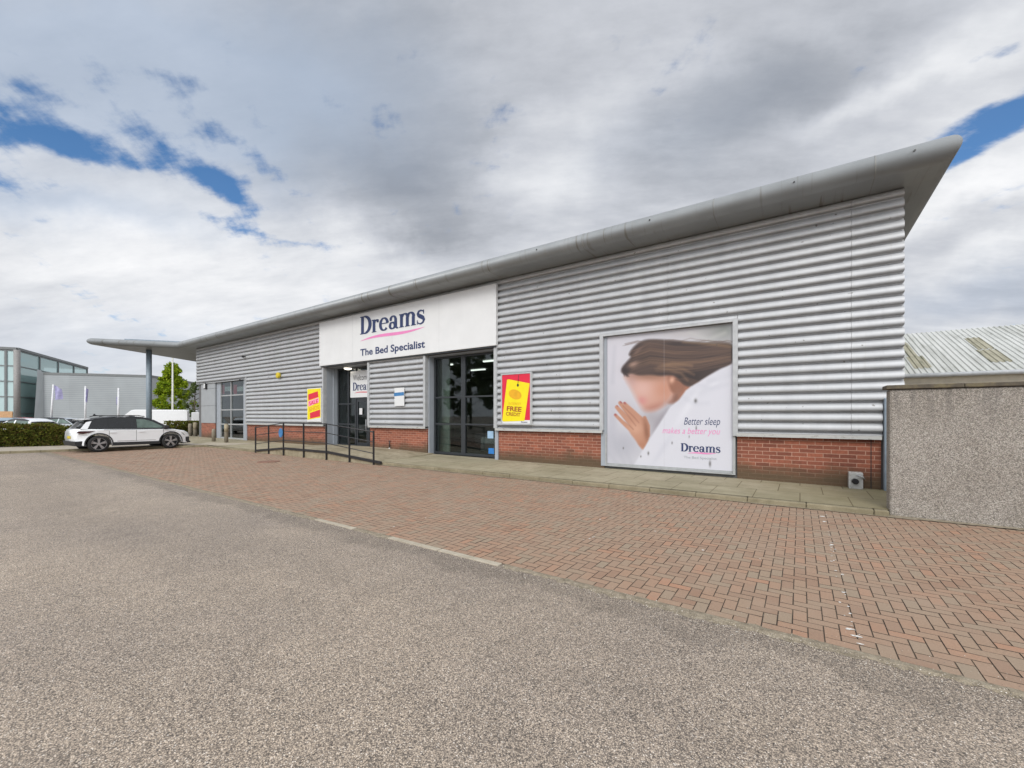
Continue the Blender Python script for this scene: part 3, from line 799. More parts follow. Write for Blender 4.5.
# ------------------------------------------------------------------ SIGNS AND FITTINGS ON THE FRONT
def build_signs():
    # main board
    x0, x1, z0, z1 = -19.13, -8.50, 4.05, 6.155; y = 11.40; loc = (x0, y, z0)
    T = thing('shop_sign', 'long white sign board lettered Dreams The Bed Specialist under the roof edge', 'shop sign', loc)
    b = MB(); b.box(x0, x1, y, 11.53, z0, z1); b.build('board', 'white', T, loc, bevel=.015)
    for x in np.linspace(x0, x1, 5)[1:-1]: MB().box(x - .003, x + .003, y - .0015, y + .01, z0 + .02, z1 - .02).build('board_joint', 'trim', T, loc)
    serif_mesh('lettering', 'navy', T, -15.93, -11.93, 5.22, 6.0, y - .006, loc)
    swoosh('swoosh', 'pink', T, -15.93, -11.9, 4.955, .12, .125, y - .005, loc)
    text_mesh('lettering', 'The Bed Specialist', 'navy', T, -15.92, -11.9, 4.19, 4.585, y - .006, loc, weight=.024)
    b = MB(); b.box(x0 + .05, x1 - .05, 11.44, 11.53, z0 - .05, z0 - .001); b.build('soffit_trim', 'dframe', T, loc)

    # FREE CREDIT poster
    x0, x1 = fac(501.2, 400, 11.44)[0], fac(531.5, 400, 11.44)[0]; z1 = 3.07; z0 = 1.36; y = 11.44
    loc = (x0, y, z0); W, Hh = x1 - x0, z1 - z0
    T = thing('credit_poster', 'framed red poster with a yellow tag reading free credit beside the middle window', 'poster', loc)
    b = MB(); b.box(x0, x1, y, 11.50, z0, z1); b.build('backing', 'white', T, loc)
    b = MB(); f = .045
    for a in ((x0, x1, z0, z0 + f), (x0, x1, z1 - f, z1), (x0, x0 + f, z0 + f, z1 - f), (x1 - f, x1, z0 + f, z1 - f)): b.box(a[0], a[1], y - .02, y - .002, a[2], a[3])
    b.build('frame', 'trim', T, loc)
    X = lambda s: x0 + f + s * (W - 2 * f); Z = lambda s: z1 - f - s * (Hh - 2 * f)
    b = MB(); b.add([(X(0), y - .003, Z(0)), (X(1), y - .003, Z(0)), (X(1), y - .003, Z(.93)), (X(.5), y - .003, Z(.93)), (X(0), y - .003, Z(.94))], [(0, 1, 2, 3, 4)]); b.build('red_print', 'red', T, loc)
    b = MB(); b.add([(X(.18), y - .005, Z(.10)), (X(.24), y - .005, Z(.095)), (X(.98), y - .005, Z(.20)), (X(.80), y - .005, Z(.945)), (X(.05), y - .005, Z(.965)), (X(.0), y - .005, Z(.94))], [(0, 1, 2, 3, 4, 5)]); b.build('yellow_tag', 'yellow', T, loc)
    b = MB(); b.add([(X(.47 + .23 * math.cos(2 * math.pi * i / 20)), y - .007, Z(.41 + .10 * math.sin(2 * math.pi * i / 20) + .03 * math.cos(2 * math.pi * i / 20))) for i in range(20)], [tuple(range(20))]); b.build('faded_print', 'orange', T, loc)
    b = MB(); n = 12; b.prism([(X(.57) + .04 * math.cos(2 * math.pi * i / n), Z(.225) + .05 * math.sin(2 * math.pi * i / n)) for i in range(n)], 'y', y - .0075, y - .006); b.tube([(X(.57), y - .009, Z(.22)), (X(.6), y - .009, Z(.02))], .008, 6); b.build('tag_string', 'black', T, loc)
    text_mesh('lettering', 'INTEREST', 'orange', T, X(.24), X(.68), Z(.625), Z(.575), y - .008, loc, weight=.01, rot=R(-3))
    text_mesh('lettering', 'FREE', 'maroon', T, X(.17), X(.70), Z(.755), Z(.655), y - .008, loc, weight=.03, rot=R(-4))
    text_mesh('lettering', 'CREDIT', 'maroon', T, X(.14), X(.66), Z(.85), Z(.775), y - .008, loc, weight=.02, rot=R(-4))
    serif_mesh('lettering', 'navy', T, X(.68), X(.9), Z(.985), Z(.955), y - .006, loc, .0001)

    # SALE poster
    y = 11.44; x0, x1 = fac(307.2, 400, y)[0], fac(321, 400, y)[0]; z1 = 3.02; z0 = 1.37; loc = (x0, y, z0); W, Hh = x1 - x0, z1 - z0
    T = thing('sale_poster', 'yellow poster with slanting red bands on the cladding left of the entrance', 'poster', loc)
    X = lambda s: x0 + s * W; Z = lambda s: z1 - s * Hh
    b = MB(); b.box(x0, x1, y, 11.50, z0, z1); b.build('backing', 'white', T, loc)
    q = lambda nm, mt, pts, d: MB().add([(X(a), y - d, Z(c)) for a, c in pts], [tuple(range(len(pts)))]).build(nm, mt, T, loc)
    q('yellow_print', 'yellow', [(.02, .02), (.98, .02), (.98, .88), (.6, .90), (.02, .95)], .003)
    q('red_band', 'red', [(.08, .18), (.78, .10), (.82, .27), (.10, .36)], .005)
    q('red_band', 'red', [(.20, .74), (.94, .64), (.94, .84), (.22, .91)], .005)
    q('pink_band', 'palepink', [(.08, .39), (.84, .28), (.86, .43), (.10, .55)], .005)
    text_mesh('lettering', 'SALE', 'red', T, X(.14), X(.80), Z(.485), Z(.365), y - .007, loc, weight=.02, rot=R(8))
    text_mesh('lettering', 'ENDS', 'orange', T, X(.16), X(.88), Z(.66), Z(.54), y - .007, loc, weight=.02, rot=R(8))

    # welcome board in the entrance
    y = 12.19; x0, x1 = -17.80, -15.75; z0, z1 = 2.53, 3.78; loc = (x0, y, z0)
    T = thing('welcome_sign', 'white board lettered Welcome to Dreams above the entrance door', 'sign', loc)
    b = MB(); b.box(x0, x1, y, y + .02, z0, z1); b.build('board', 'white', T, loc)
    text_mesh('lettering', 'Welcome to', 'black', T, x0 + .22, x0 + 1.75, 3.33, 3.60, y - .004, loc)
    serif_mesh('lettering', 'navy', T, x0 + .2, x0 + 1.85, 2.86, 3.24, y - .004, loc, .0002)
    swoosh('swoosh', 'red', T, x0 + .3, x0 + 1.8, 2.74, .05, .04, y - .004, loc)
    y = 12.205; b = MB(); b.box(-17.12, -16.90, y, y + .004, 1.72, 2.02)
    single('door_notice', 'white', 'small white paper notice taped to the entrance door glass', 'notice', b, (-17.0, y, 1.72))

    # paper notice on the cladding
    y = 11.45; x0, x1 = fac(394.5, 400, y)[0], fac(404, 400, y)[0]; loc = (x0, y, 2.08)
    T = thing('wall_notice', 'small white notice with a blue heading on the cladding between entrance and middle window', 'notice', loc)
    b = MB(); b.box(x0, x1, y, y + .025, 2.06, 2.80); b.build('board', 'white', T, loc)
    b = MB(); b.add([(x0 - .03, y - .003, 2.60), (x1, y - .003, 2.62), (x1, y - .003, 2.48), (x0 - .03, y - .003, 2.46)], [(0, 1, 2, 3)]); b.build('blue_heading', 'signblue', T, loc)

    # alarm box
    x, z = fac(279.5, 375.5, 11.5); loc = (x, 11.5, z)
    b = MB(); n = 6; b.prism([(x + .17 * math.cos(math.pi * (i / 3 + 1 / 6)), z + .17 * math.sin(math.pi * (i / 3 + 1 / 6))) for i in range(n)], 'y', 11.36, 11.50)
    single('alarm_box', 'dullyellow', 'yellow six sided burglar alarm box on the silver cladding', 'alarm box', b, loc, bevel=.03)

    # cameras and wall lamps
    def cctv(u, v, label):
        x, z = fac(u, v, 11.45); T = thing('security_camera', label, 'security camera', (x, 11.54, z), 0, 'cameras on the shop front')
        b = MB(); b.tube([(0, .02, 0), (0, -.12, -.02)], .03, 8); b.build('bracket', 'black', T)
        b = MB(); b.tube([(-.1, -.14, -.02), (.14, -.2, -.06)], .055, 10); b.build('housing', 'black', T)
        return T
    cctv(244, 356.3, 'small black camera high on the cladding above the left shop window')
    t = cctv(241.5, 379.7, 'small pale camera under the cladding edge at the left shop window')
    x, z = fac(204.8, 386, 11.5); T = thing('wall_lamp', 'small square lamp on the grey panel at the left corner of the shop', 'wall lamp', (x, 11.6, z))
    b = MB(); b.box(-.14, .14, -.12, 0, -.2, .2); b.build('housing', 'plastic', T, bevel=.02)
    b = MB(); b.box(-.11, .09, -.135, -.121, -.15, .16); b.build('diffuser', 'white', T)
    T = thing('porch_lamp', 'lit round lamp under the ceiling of the entrance recess', 'ceiling lamp', (-17.72, 12.0, 3.97))
    b = MB(); b.tube([(0, 0, 0), (0, 0, -.05)], .2, 16); b.build('base', 'trim', T)
    b = MB(); b.tube([(0, 0, -.051), (0, 0, -.09), (0, 0, -.12)], [.18, .16, .08], 16); b.build('diffuser', 'lamp', T)

    # window stickers
    for u0, u1, v0, v1, m, lab in ((487.5, 493.3, 431, 438.5, 'paleblue', 'pale blue sticker on the glass by the right edge of the middle window'), (488.5, 494, 448, 454, 'blue', 'bright blue sticker at the bottom right corner of the middle window')):
        a, zt = fac(u0, v0, 11.935); c, zb = fac(u1, v1, 11.935)
        single('window_sticker', m, lab, 'sticker', MB().box(a, c, 11.936, 11.940, zb, zt), (a, 11.936, zb))
    for u0, u1, lab in ((221, 230.5, 'red and white sale print at the top of the left window pane'), (233.5, 243, 'red and white sale print at the top of the right window pane')):
        y = 11.80; a, zt = fac(u0, 384.8, y); c, zb = fac(u1, 393.5, y); T = thing('window_poster', lab, 'poster', (a, y, zb), 0, 'prints inside the left shop window')
        MB().box(a, a + (c - a) * .36, y, y + .01, zb, zt).build('red_print', 'red', T, (a, y, zb))
        MB().box(a + (c - a) * .40, c, y, y + .01, zb + (zt - zb) * .25, zb + (zt - zb) * .75).build('white_print', 'white', T, (a, y, zb))

    # white flue box by the pavement
    x0, z1 = fac(848.5, 472, 11.45); x1, z0 = fac(863, 489, 11.45); z0 = .105; loc = ((x0 + x1) / 2, 11.5, z0)
    T = thing('vent_box', 'grubby white box with a round black outlet standing against the brick at the right end', 'vent', loc)
    b = MB(); b.box(x0, x1, 11.40, 11.61, z0, z1); b.build('case', 'trim_dirty', T, loc, bevel=.015)
    b = MB(); b.tube([(x0 + .10, 11.402, z0 + .17), (x0 + .11, 11.33, z0 + .165)], .058, 14); b.build('outlet', 'black', T, loc)
    b = MB(); b.tube([(x0 + .13, 11.398, z0 + .30), (x1 - .01, 11.36, z0 + .27), (x1 + .02, 11.42, z0 + .22)], .014, 8); b.build('pipe', 'trim', T, loc)


build_signs()


# ------------------------------------------------------------------ LARGE POSTER (a printed picture of a sleeper)
def build_billboard():
    x0, x1, z0, z1 = -4.615, -1.365, .29, 3.945; y = 11.60
    loc = (x0, y, z0)
    T = thing('window_poster', 'huge poster of a sleeping woman in white bedding in a shop window bay', 'poster', loc)
    nx, nz = 230, 250
    gx, gz = np.meshgrid(np.linspace(x0, x1, nx), np.linspace(z0, z1, nz))
    # where each point of the print lies in the photographed picture (measured at 4.8 px per photo px)
    Xc = gx * CF + y * SF; Yc = -gx * SF + y * CF
    px = ((512 + 419 * Xc / Yc) - 600) * 4.8; pz = ((416 - 419 * (gz - EYE) / Yc) - 320) * 4.8

    def inside(P, soft=3.):
        P = np.array(P, float); n = len(P); dmin = np.full(px.shape, 1e9); ins = np.zeros(px.shape, bool)
        for i in range(n):
            ax, ay = P[i]; bx, by = P[(i + 1) % n]; ex, ey = bx - ax, by - ay
            t = np.clip(((px - ax) * ex + (pz - ay) * ey) / (ex * ex + ey * ey + 1e-9), 0, 1)
            dmin = np.minimum(dmin, np.hypot(px - ax - t * ex, pz - ay - t * ey))
            if ay != by: ins ^= ((ay > pz) != (by > pz)) & (px < (bx - ax) * (pz - ay) / (by - ay) + ax)
        sd = np.where(ins, dmin, -dmin); return np.clip(sd / soft * .5 + .5, 0, 1)

    def smooth(P, n=6):                      # Catmull-Rom through the points
        P = [np.array(p, float) for p in P]; out = []; m = len(P)
        for i in range(m):
            a, b, c, d = P[i - 1], P[i], P[(i + 1) % m], P[(i + 2) % m]
            for k in range(n):
                t = k / n; out.append(.5 * ((2 * b) + (-a + c) * t + (2 * a - 5 * b + 4 * c - d) * t * t + (-a + 3 * b - 3 * c + d) * t ** 3))
        return out

    def stroke(P, ws, soft=3.):
        m = np.zeros(px.shape)
        for i in range(len(P) - 1):
            ax, ay = P[i]; bx, by = P[i + 1]; ex, ey = bx - ax, by - ay
            t = np.clip(((px - ax) * ex + (pz - ay) * ey) / (ex * ex + ey * ey + 1e-9), 0, 1)
            d = np.hypot(px - ax - t * ex, pz - ay - t * ey); w = ws[i] + (ws[i + 1] - ws[i]) * t
            m = np.maximum(m, np.clip((w - d) / soft * .5 + .5, 0, 1))
        return m

    def blob(cx, cy, rx, ry, ang=0):
        c, s = math.cos(R(ang)), math.sin(R(ang)); dx, dy = px - cx, pz - cy
        return np.exp(-(((dx * c + dy * s) / rx) ** 2 + ((-dx * s + dy * c) / ry) ** 2))
    img = np.zeros(px.shape + (3,))

    def lay(mask, col, amt=1.):
        nonlocal img
        m = (mask * amt)[..., None]; img = img * (1 - m) + np.array(col, float) / 255 * m
    img[:] = np.array([203, 202, 207]) / 255
    lay(blob(560, 60, 110, 60, 10), (140, 142, 136), .75); lay(blob(400, 70, 120, 30), (186, 180, 178), .6); lay(blob(80, 200, 60, 160), (212, 208, 214), .6)
    lay(blob(600, 40, 40, 30), (118, 124, 116), .6); lay(stroke([(430, 60), (520, 95), (600, 60)], [3, 4, 3], 14), (196, 196, 190), .7)
    lay(blob(150, 470, 120, 60), (214, 212, 216), .5); lay(blob(250, 470, 60, 60, 30), (165, 160, 164), .75); lay(blob(110, 600, 80, 70), (178, 178, 186), .8); lay(blob(60, 500, 26, 130), (186, 186, 194), .7); lay(blob(150, 420, 60, 24, 40), (188, 184, 190), .5)
    for a, b_ in (((60, 560), (120, 690)), ((110, 590), (150, 690)), ((45, 640), (80, 690)), ((70, 130), (60, 300))): lay(stroke([a, b_], [2, 5], 14), (182, 183, 190), .6)
    # face, neck
    face = inside(smooth([(122, 268), (150, 250), (240, 245), (330, 258), (352, 300), (356, 345), (338, 382), (300, 412), (262, 432), (228, 436), (205, 424), (184, 392), (164, 352), (146, 318), (130, 292)]), 16)
    neck = inside(smooth([(335, 290), (380, 300), (432, 318), (415, 345), (372, 388), (345, 402), (325, 395), (345, 360)]), 8)
    lay(neck, (164, 112, 88)); lay(neck * blob(350, 350, 22, 60, -20), (112, 70, 54), .7)
    lay(face, (206, 160, 141)); lay(face * blob(200, 330, 60, 50), (218, 178, 166), .8); lay(face * blob(310, 330, 50, 60), (196, 140, 114), .8)
    lay(face * blob(270, 420, 80, 22, -15), (176, 122, 106), .8); lay(face * blob(200, 388, 26, 20), (205, 130, 130), .6); lay(face * blob(150, 290, 26, 40), (190, 160, 158), .6)
    lay(face * blob(250, 270, 110, 22), (150, 108, 84), .7)
    lay(inside(smooth([(325, 255), (375, 268), (410, 310), (390, 350), (340, 340)]), 8), (150, 102, 80))
    # hair
    hair = inside(smooth([(140, 164), (160, 132), (190, 108), (232, 94), (320, 96), (420, 104), (520, 110), (632, 118), (632, 208), (575, 236), (520, 268), (470, 300), (432, 318), (402, 308), (372, 280), (335, 266), (290, 268), (240, 262), (190, 264), (152, 256), (126, 262), (104, 250), (108, 226), (130, 200), (148, 178)]), 7)
    lay(hair, (62, 48, 43)); lay(hair * blob(480, 170, 120, 40, 8), (50, 38, 36), .85); lay(hair * blob(200, 205, 60, 40, -10), (46, 36, 34), .8); lay(hair * blob(420, 285, 60, 30, -20), (42, 32, 30), .7); lay(hair * blob(250, 115, 70, 16, -8), (92, 74, 66), .6)
    r2 = np.random.default_rng(3)
    for i in range(130):                      # strands sweeping back from the brow
        t = r2.random(); y0 = 120 + 130 * t; y1 = 118 + 95 * t + r2.normal(0, 8)
        col = [(128, 98, 78), (160, 124, 92), (48, 36, 34), (98, 76, 66)][int(r2.integers(0, 4))]
        lay(hair * stroke([(150 + r2.normal(0, 12), y0 + 25), (240, y0 - 12 * (1 - t)), (360, y0 + 6), (480, (y0 + y1) / 2 + 12), (628, y1)], [.6, 1.2, 1.4, 1.2, .8], 3.5), col, .26)
    for i in range(26):                       # loose ends at the brow, the crown and the nape
        a = r2.random(); x_ = 150 + 470 * a; y_ = 112 - 14 * math.sin(a * 3.1) + r2.normal(0, 4)
        lay(stroke([(x_ - 60, y_ + 10), (x_, y_ - 3 - 5 * r2.random()), (x_ + 70, y_ + 6)], [.5, 1., .4], 3), (96, 76, 64), .45)
        b_ = r2.random(); lay(stroke([(128 + 20 * b_, 200 + 40 * b_), (104 + 18 * b_, 232 + 26 * b_), (112 + 30 * b_, 262 + 14 * r2.random())], [.6, 1.2, .4], 3), (58, 46, 44), .4)
        c_ = r2.random(); lay(stroke([(360 + 60 * c_, 285 - 10 * c_), (420 + 60 * c_, 310 - 16 * c_), (452 + 70 * c_, 318 - 30 * c_)], [.8, 1., .4], 3), (92, 70, 58), .4)
    for P in ([(265, 232), (330, 222), (400, 236), (450, 262)], [(270, 242), (330, 238), (390, 256), (420, 290)], [(280, 224), (350, 208), (440, 220)]): lay(hair * stroke(P, [1.5, 4, 4, 1.5][:len(P)], 10), (166, 130, 96), .55)
    lay(hair * stroke([(400, 106), (500, 112), (630, 128)], [3, 6, 5], 9), (142, 112, 80), .75)
    lay(hair * blob(160, 214, 26, 14, -20), (196, 160, 140), .75); lay(hair * blob(180, 150, 30, 8, -40), (136, 108, 92), .6); lay(hair * blob(122, 242, 16, 12), (40, 32, 32), .8)
    lay(blob(215, 238, 70, 26), (84, 66, 58), .85); lay(blob(345, 288, 13, 17, 20), (222, 172, 146), .95)
    # duvet over her shoulder
    duv = inside([(640, 208), (585, 234), (520, 270), (450, 312), (412, 338), (382, 384), (336, 418), (285, 498), (222, 596), (160, 700), (645, 750), (645, 208)], 5)
    lay(blob(300, 470, 22, 110, 33), (138, 132, 138), .55)
    lay(duv, (216, 216, 222)); lay(duv * blob(500, 330, 120, 22, -30), (200, 201, 208), .6); lay(duv * blob(420, 420, 16, 120, 33), (226, 226, 231), .8); lay(duv * blob(300, 620, 14, 90, 33), (203, 204, 212), .6); lay(duv * blob(560, 300, 60, 12, -25), (228, 228, 232), .7)
    for P in ([(470, 310), (540, 330), (610, 310)], [(520, 290), (580, 290), (630, 262)], [(400, 370), (450, 400), (520, 400)]): lay(duv * stroke(P, [2, 4, 2], 16), (196, 198, 206), .5)
    # hand
    hm = stroke([(118, 402), (150, 435), (200, 486)], [8.5, 12.5, 17]); hm = np.maximum(hm, stroke([(96, 398), (130, 438), (185, 500)], [8.5, 12, 17])); hm = np.maximum(hm, stroke([(80, 418), (116, 458), (170, 515)], [8.5, 12, 17])); hm = np.maximum(hm, stroke([(74, 456), (108, 490), (160, 535)], [7, 9, 13]))
    hm = np.maximum(hm, stroke([(214, 470), (226, 510), (220, 552)], [9, 14, 20])); palm = inside(smooth([(178, 462), (205, 468), (228, 505), (236, 552), (228, 590), (210, 622), (190, 606), (168, 574), (146, 544), (136, 516), (150, 484)]), 5)
    hand = np.maximum(hm, palm) * (1 - duv)
    lay(hand, (192, 142, 116)); lay(hand * blob(222, 530, 14, 60, -8), (138, 92, 70), .85); lay(hand * blob(170, 520, 36, 30), (214, 168, 142), .7); lay(hand * blob(205, 600, 30, 22), (176, 124, 98), .7)
    for P in ([(110, 412), (160, 462), (186, 492)], [(92, 412), (140, 466), (172, 508)], [(84, 444), (120, 484), (160, 525)]): lay(hand * stroke(P, [1, 2, 1.5], 4), (140, 92, 74), .6)
    for cx, cy in ((100, 392), (84, 408), (73, 452), (118, 396)): lay(blob(cx + 1, cy + 2, 5, 7, -40) * (hand > .3), (150, 72, 80), .8)
    # splashes of grime
    for cx, cy, rx, ry in ((459, 388, 7, 10), (528, 690, 5, 14), (232, 640, 4, 8), (196, 655, 3, 5), (346, 590, 3, 6), (112, 615, 3, 5), (428, 560, 2, 6), (462, 520, 3, 12), (560, 120, 3, 4)): lay(blob(cx, cy, rx, ry), (78, 76, 72), .75)
    lay(np.clip(1 - np.abs(px - 308) / 2.5, 0, 1), (188, 186, 190), .35)
    lin = np.where(img <= .04045, img / 12.92, ((img + .055) / 1.055) ** 2.4)
    me = bpy.data.meshes.new('printed_picture')
    V = np.stack([gx - x0, np.zeros_like(gx), gz - z0], -1).reshape(-1, 3)
    idx = np.arange(nx * nz).reshape(nz, nx); F = np.stack([idx[:-1, :-1], idx[:-1, 1:], idx[1:, 1:], idx[1:, :-1]], -1).reshape(-1, 4)
    me.from_pydata(V.tolist(), [], F.tolist())
    ca = me.color_attributes.new('print', 'FLOAT_COLOR', 'POINT')
    ca.data.foreach_set('color', np.concatenate([lin.reshape(-1, 3), np.ones((nx * nz, 1))], 1).astype(np.float32).ravel())
    k = NT('printed_film'); at_ = k.n('ShaderNodeVertexColor', layer_name='print')
    c = k.mix(1., at_.outputs[0], (.80, .80, .815), 'MULTIPLY'); me.materials.append(k.bsdf(c, .35))
    o = bpy.data.objects.new('printed_picture', me); COL.objects.link(o); o.parent = T
    f = MB(); w = .05
    f.box(x1 + .001, x1 + .06, y - .05, y + .028, z0 - .05, z1); f.box(x0 - .04, x0 - .001, y - .05, y + .028, z0 - .05, 1.13); f.box(x0 - .04, x1 + .06, y - .05, y + .028, z0 - .085, z0 - .052); f.box(x0, x1, y + .003, y + .028, z0 - .05, z1)
    f.build('frame', 'lframe', T, loc)
    X = lambda p: x0 + (p - 36) / 596 * (x1 - x0); yy = y - .004

    def W(cx, cy):                           # a point of the print from its place in the picture
        u, v = 600 + cx / 4.8, 320 + cy / 4.8; return fac(u, v, y)
    a, b_ = W(403, 505), W(577, 512); text_mesh('lettering', 'Better sleep', 'navy', T, a[0], b_[0], W(490, 515)[1], W(490, 468)[1], yy, loc, shear=.3, weight=-.004)
    a, b_ = W(300, 545), W(577, 552); text_mesh('lettering', 'makes a better you', 'pink', T, a[0], b_[0], W(440, 556)[1], W(440, 517)[1], yy, loc, shear=.3, weight=-.004)
    a, b_ = W(388, 600), W(577, 600); serif_mesh('lettering', 'navy', T, a[0], b_[0], W(480, 634)[1], W(480, 594)[1], yy, loc, .0001)
    a, b_ = W(420, 640), W(560, 645); swoosh('swoosh', 'pink', T, a[0], b_[0], W(500, 643)[1], .03, .035, yy, loc)
    a, b_ = W(402, 660), W(560, 668); text_mesh('lettering', 'The Bed Specialist', 'reveal', T, a[0], b_[0], W(480, 671)[1], W(480, 656)[1], yy, loc)


build_billboard()


# ------------------------------------------------------------------ RAMP AND RAILING
def build_ramp():
    X0, X1, X2, X3 = -20.05, -18.0, -14.6, -11.75; zt = .30
    deck = lambda x: .09 + (zt - .09) * max(0, min((x - X0) / (X1 - X0), 1, (X3 - x) / (X3 - X2)))
    b = MB(); xs = [X0, X1, X2, X3]; n = len(xs)
    for i in range(3):
        p, q = xs[i], xs[i + 1]; zp, zq = deck(p), deck(q); zb = .0
        vs = [(p, 9.0, zb), (q, 9.0, zb), (q, 11.7, zb), (p, 11.7, zb), (p, 9.0, zp), (q, 9.0, zq), (q, 11.7, max(zq, .20)), (p, 11.7, max(zp, .20))]
        b.add(vs, [(0, 1, 5, 4), (4, 5, 6, 7), (0, 4, 7, 3), (1, 2, 6, 5)])
    struct(b.build('ramp', 'rampside'))
    T = thing('handrail', 'black steel railing of three bars along the front of the entrance ramp', 'railing', (X1, 8.96, 0))
    off = (X1, 8.96, 0); y = 8.96
    posts = []
    for u, vb in ((255.6, 453), (268.6, 454.4), (283.4, 455.4), (303.6, 457.8), (326.3, 460.3), (349.4, 462.8), (373.6, 465.8)):
        x_, y_, b_ = ray(u, vb); posts.append(x_ * y / y_)
    top = lambda x: deck(x) + 1.06
    b = MB()
    for h, r in ((1.06, .02), (.72, .015), (.34, .015)):
        b.tube([(posts[0], y, deck(posts[0]) + h - .02), (posts[2], y, deck(posts[2]) + h), (posts[4], y, deck(posts[4]) + h), (posts[6], y, deck(posts[6]) + h - .04)], r, 8)
    b.build('rail', 'black', T, off)
    b = MB(); pts = [(posts[0] - .05, deck(posts[0])), (posts[2], deck(posts[2])), (posts[4], deck(posts[4])), (posts[6] + .35, deck(posts[6]))]
    for i in range(3):
        (p, zp), (q, zq) = pts[i], pts[i + 1]
        vs = [(x, yy, z + d) for x, z in ((p, zp), (q, zq)) for yy in (8.95, 9.02) for d in (-.03, .05)]
        b.add(vs, [(0, 1, 3, 2), (4, 6, 7, 5), (0, 4, 5, 1), (2, 3, 7, 6), (1, 5, 7, 3), (0, 2, 6, 4)])
    b.build('edge_bar', 'black', T, off)
    for i, x in enumerate(posts):
        b = MB(); h = deck(x) + (1.06 if i not in (5,) else .72); b.box(x - .023, x + .023, y - .023, y + .023, 0., h); b.build('post', 'black', T, off)
    x = posts[2] - .12
    T2 = thing('rail_sign', 'round blue sign fixed to the railing at the top of the ramp', 'sign', (x, 8.90, .95))
    b = MB(); n = 20; b.prism([(.16 * math.cos(2 * math.pi * i / n), .19 * math.sin(2 * math.pi * i / n)) for i in range(n)], 'y', 0, .02); b.build('disc', 'signblue', T2)
    b = MB(); b.box(.1, .14, .021, .05, -.05, .05); b.build('bracket', 'black', T2)
    # slim standpipe by the brick
    x, z = fac(388.5, 445, 11.5); T3 = thing('standpipe', 'thin dark pipe with a white foot against the brick near the ramp', 'pipe', (x, 11.55, .18))
    b = MB(); b.tube([(0, 0, .12), (0, 0, .45)], .018, 8); b.build('pipe', 'black', T3); b = MB(); b.tube([(0, 0, 0), (0, 0, .14)], .03, 8); b.build('foot', 'white', T3)


build_ramp()


def build_bollards():
    def bol(loc, h, r, label, two):
        T = thing('bollard', label, 'bollard', loc, 0, 'bollards at the shop corner')
        b = MB(); b.tube([(0, 0, 0), (0, 0, h * .8), (0, 0, h)], [r, r, r * .8], 12); b.build('post', 'bollard', T)
        if two: b = MB(); b.tube([(0, 0, h * .55), (0, 0, h * .95)], r * 1.04, 12); b.build('sleeve', 'rampside', T)
    p = gnd(226.3, 442.2, .17); bol(p, 1.05, .10, 'tall stone bollard with a paler upper sleeve before the left shop window', True)
    p = gnd(213.7, 441.2, .17); bol(p, .72, .1, 'short stone bollard before the brick corner of the shop', False)
    p = gnd(190.3, 437.2, .1); bol(p, 1.0, .13, 'pale bollard beyond the nose of the parked white car', False)
    p = gnd(195.3, 437.5, .1); bol(p, 1.1, .13, 'pale sleeved bollard between the parked car and the shop corner', True)


build_bollards()


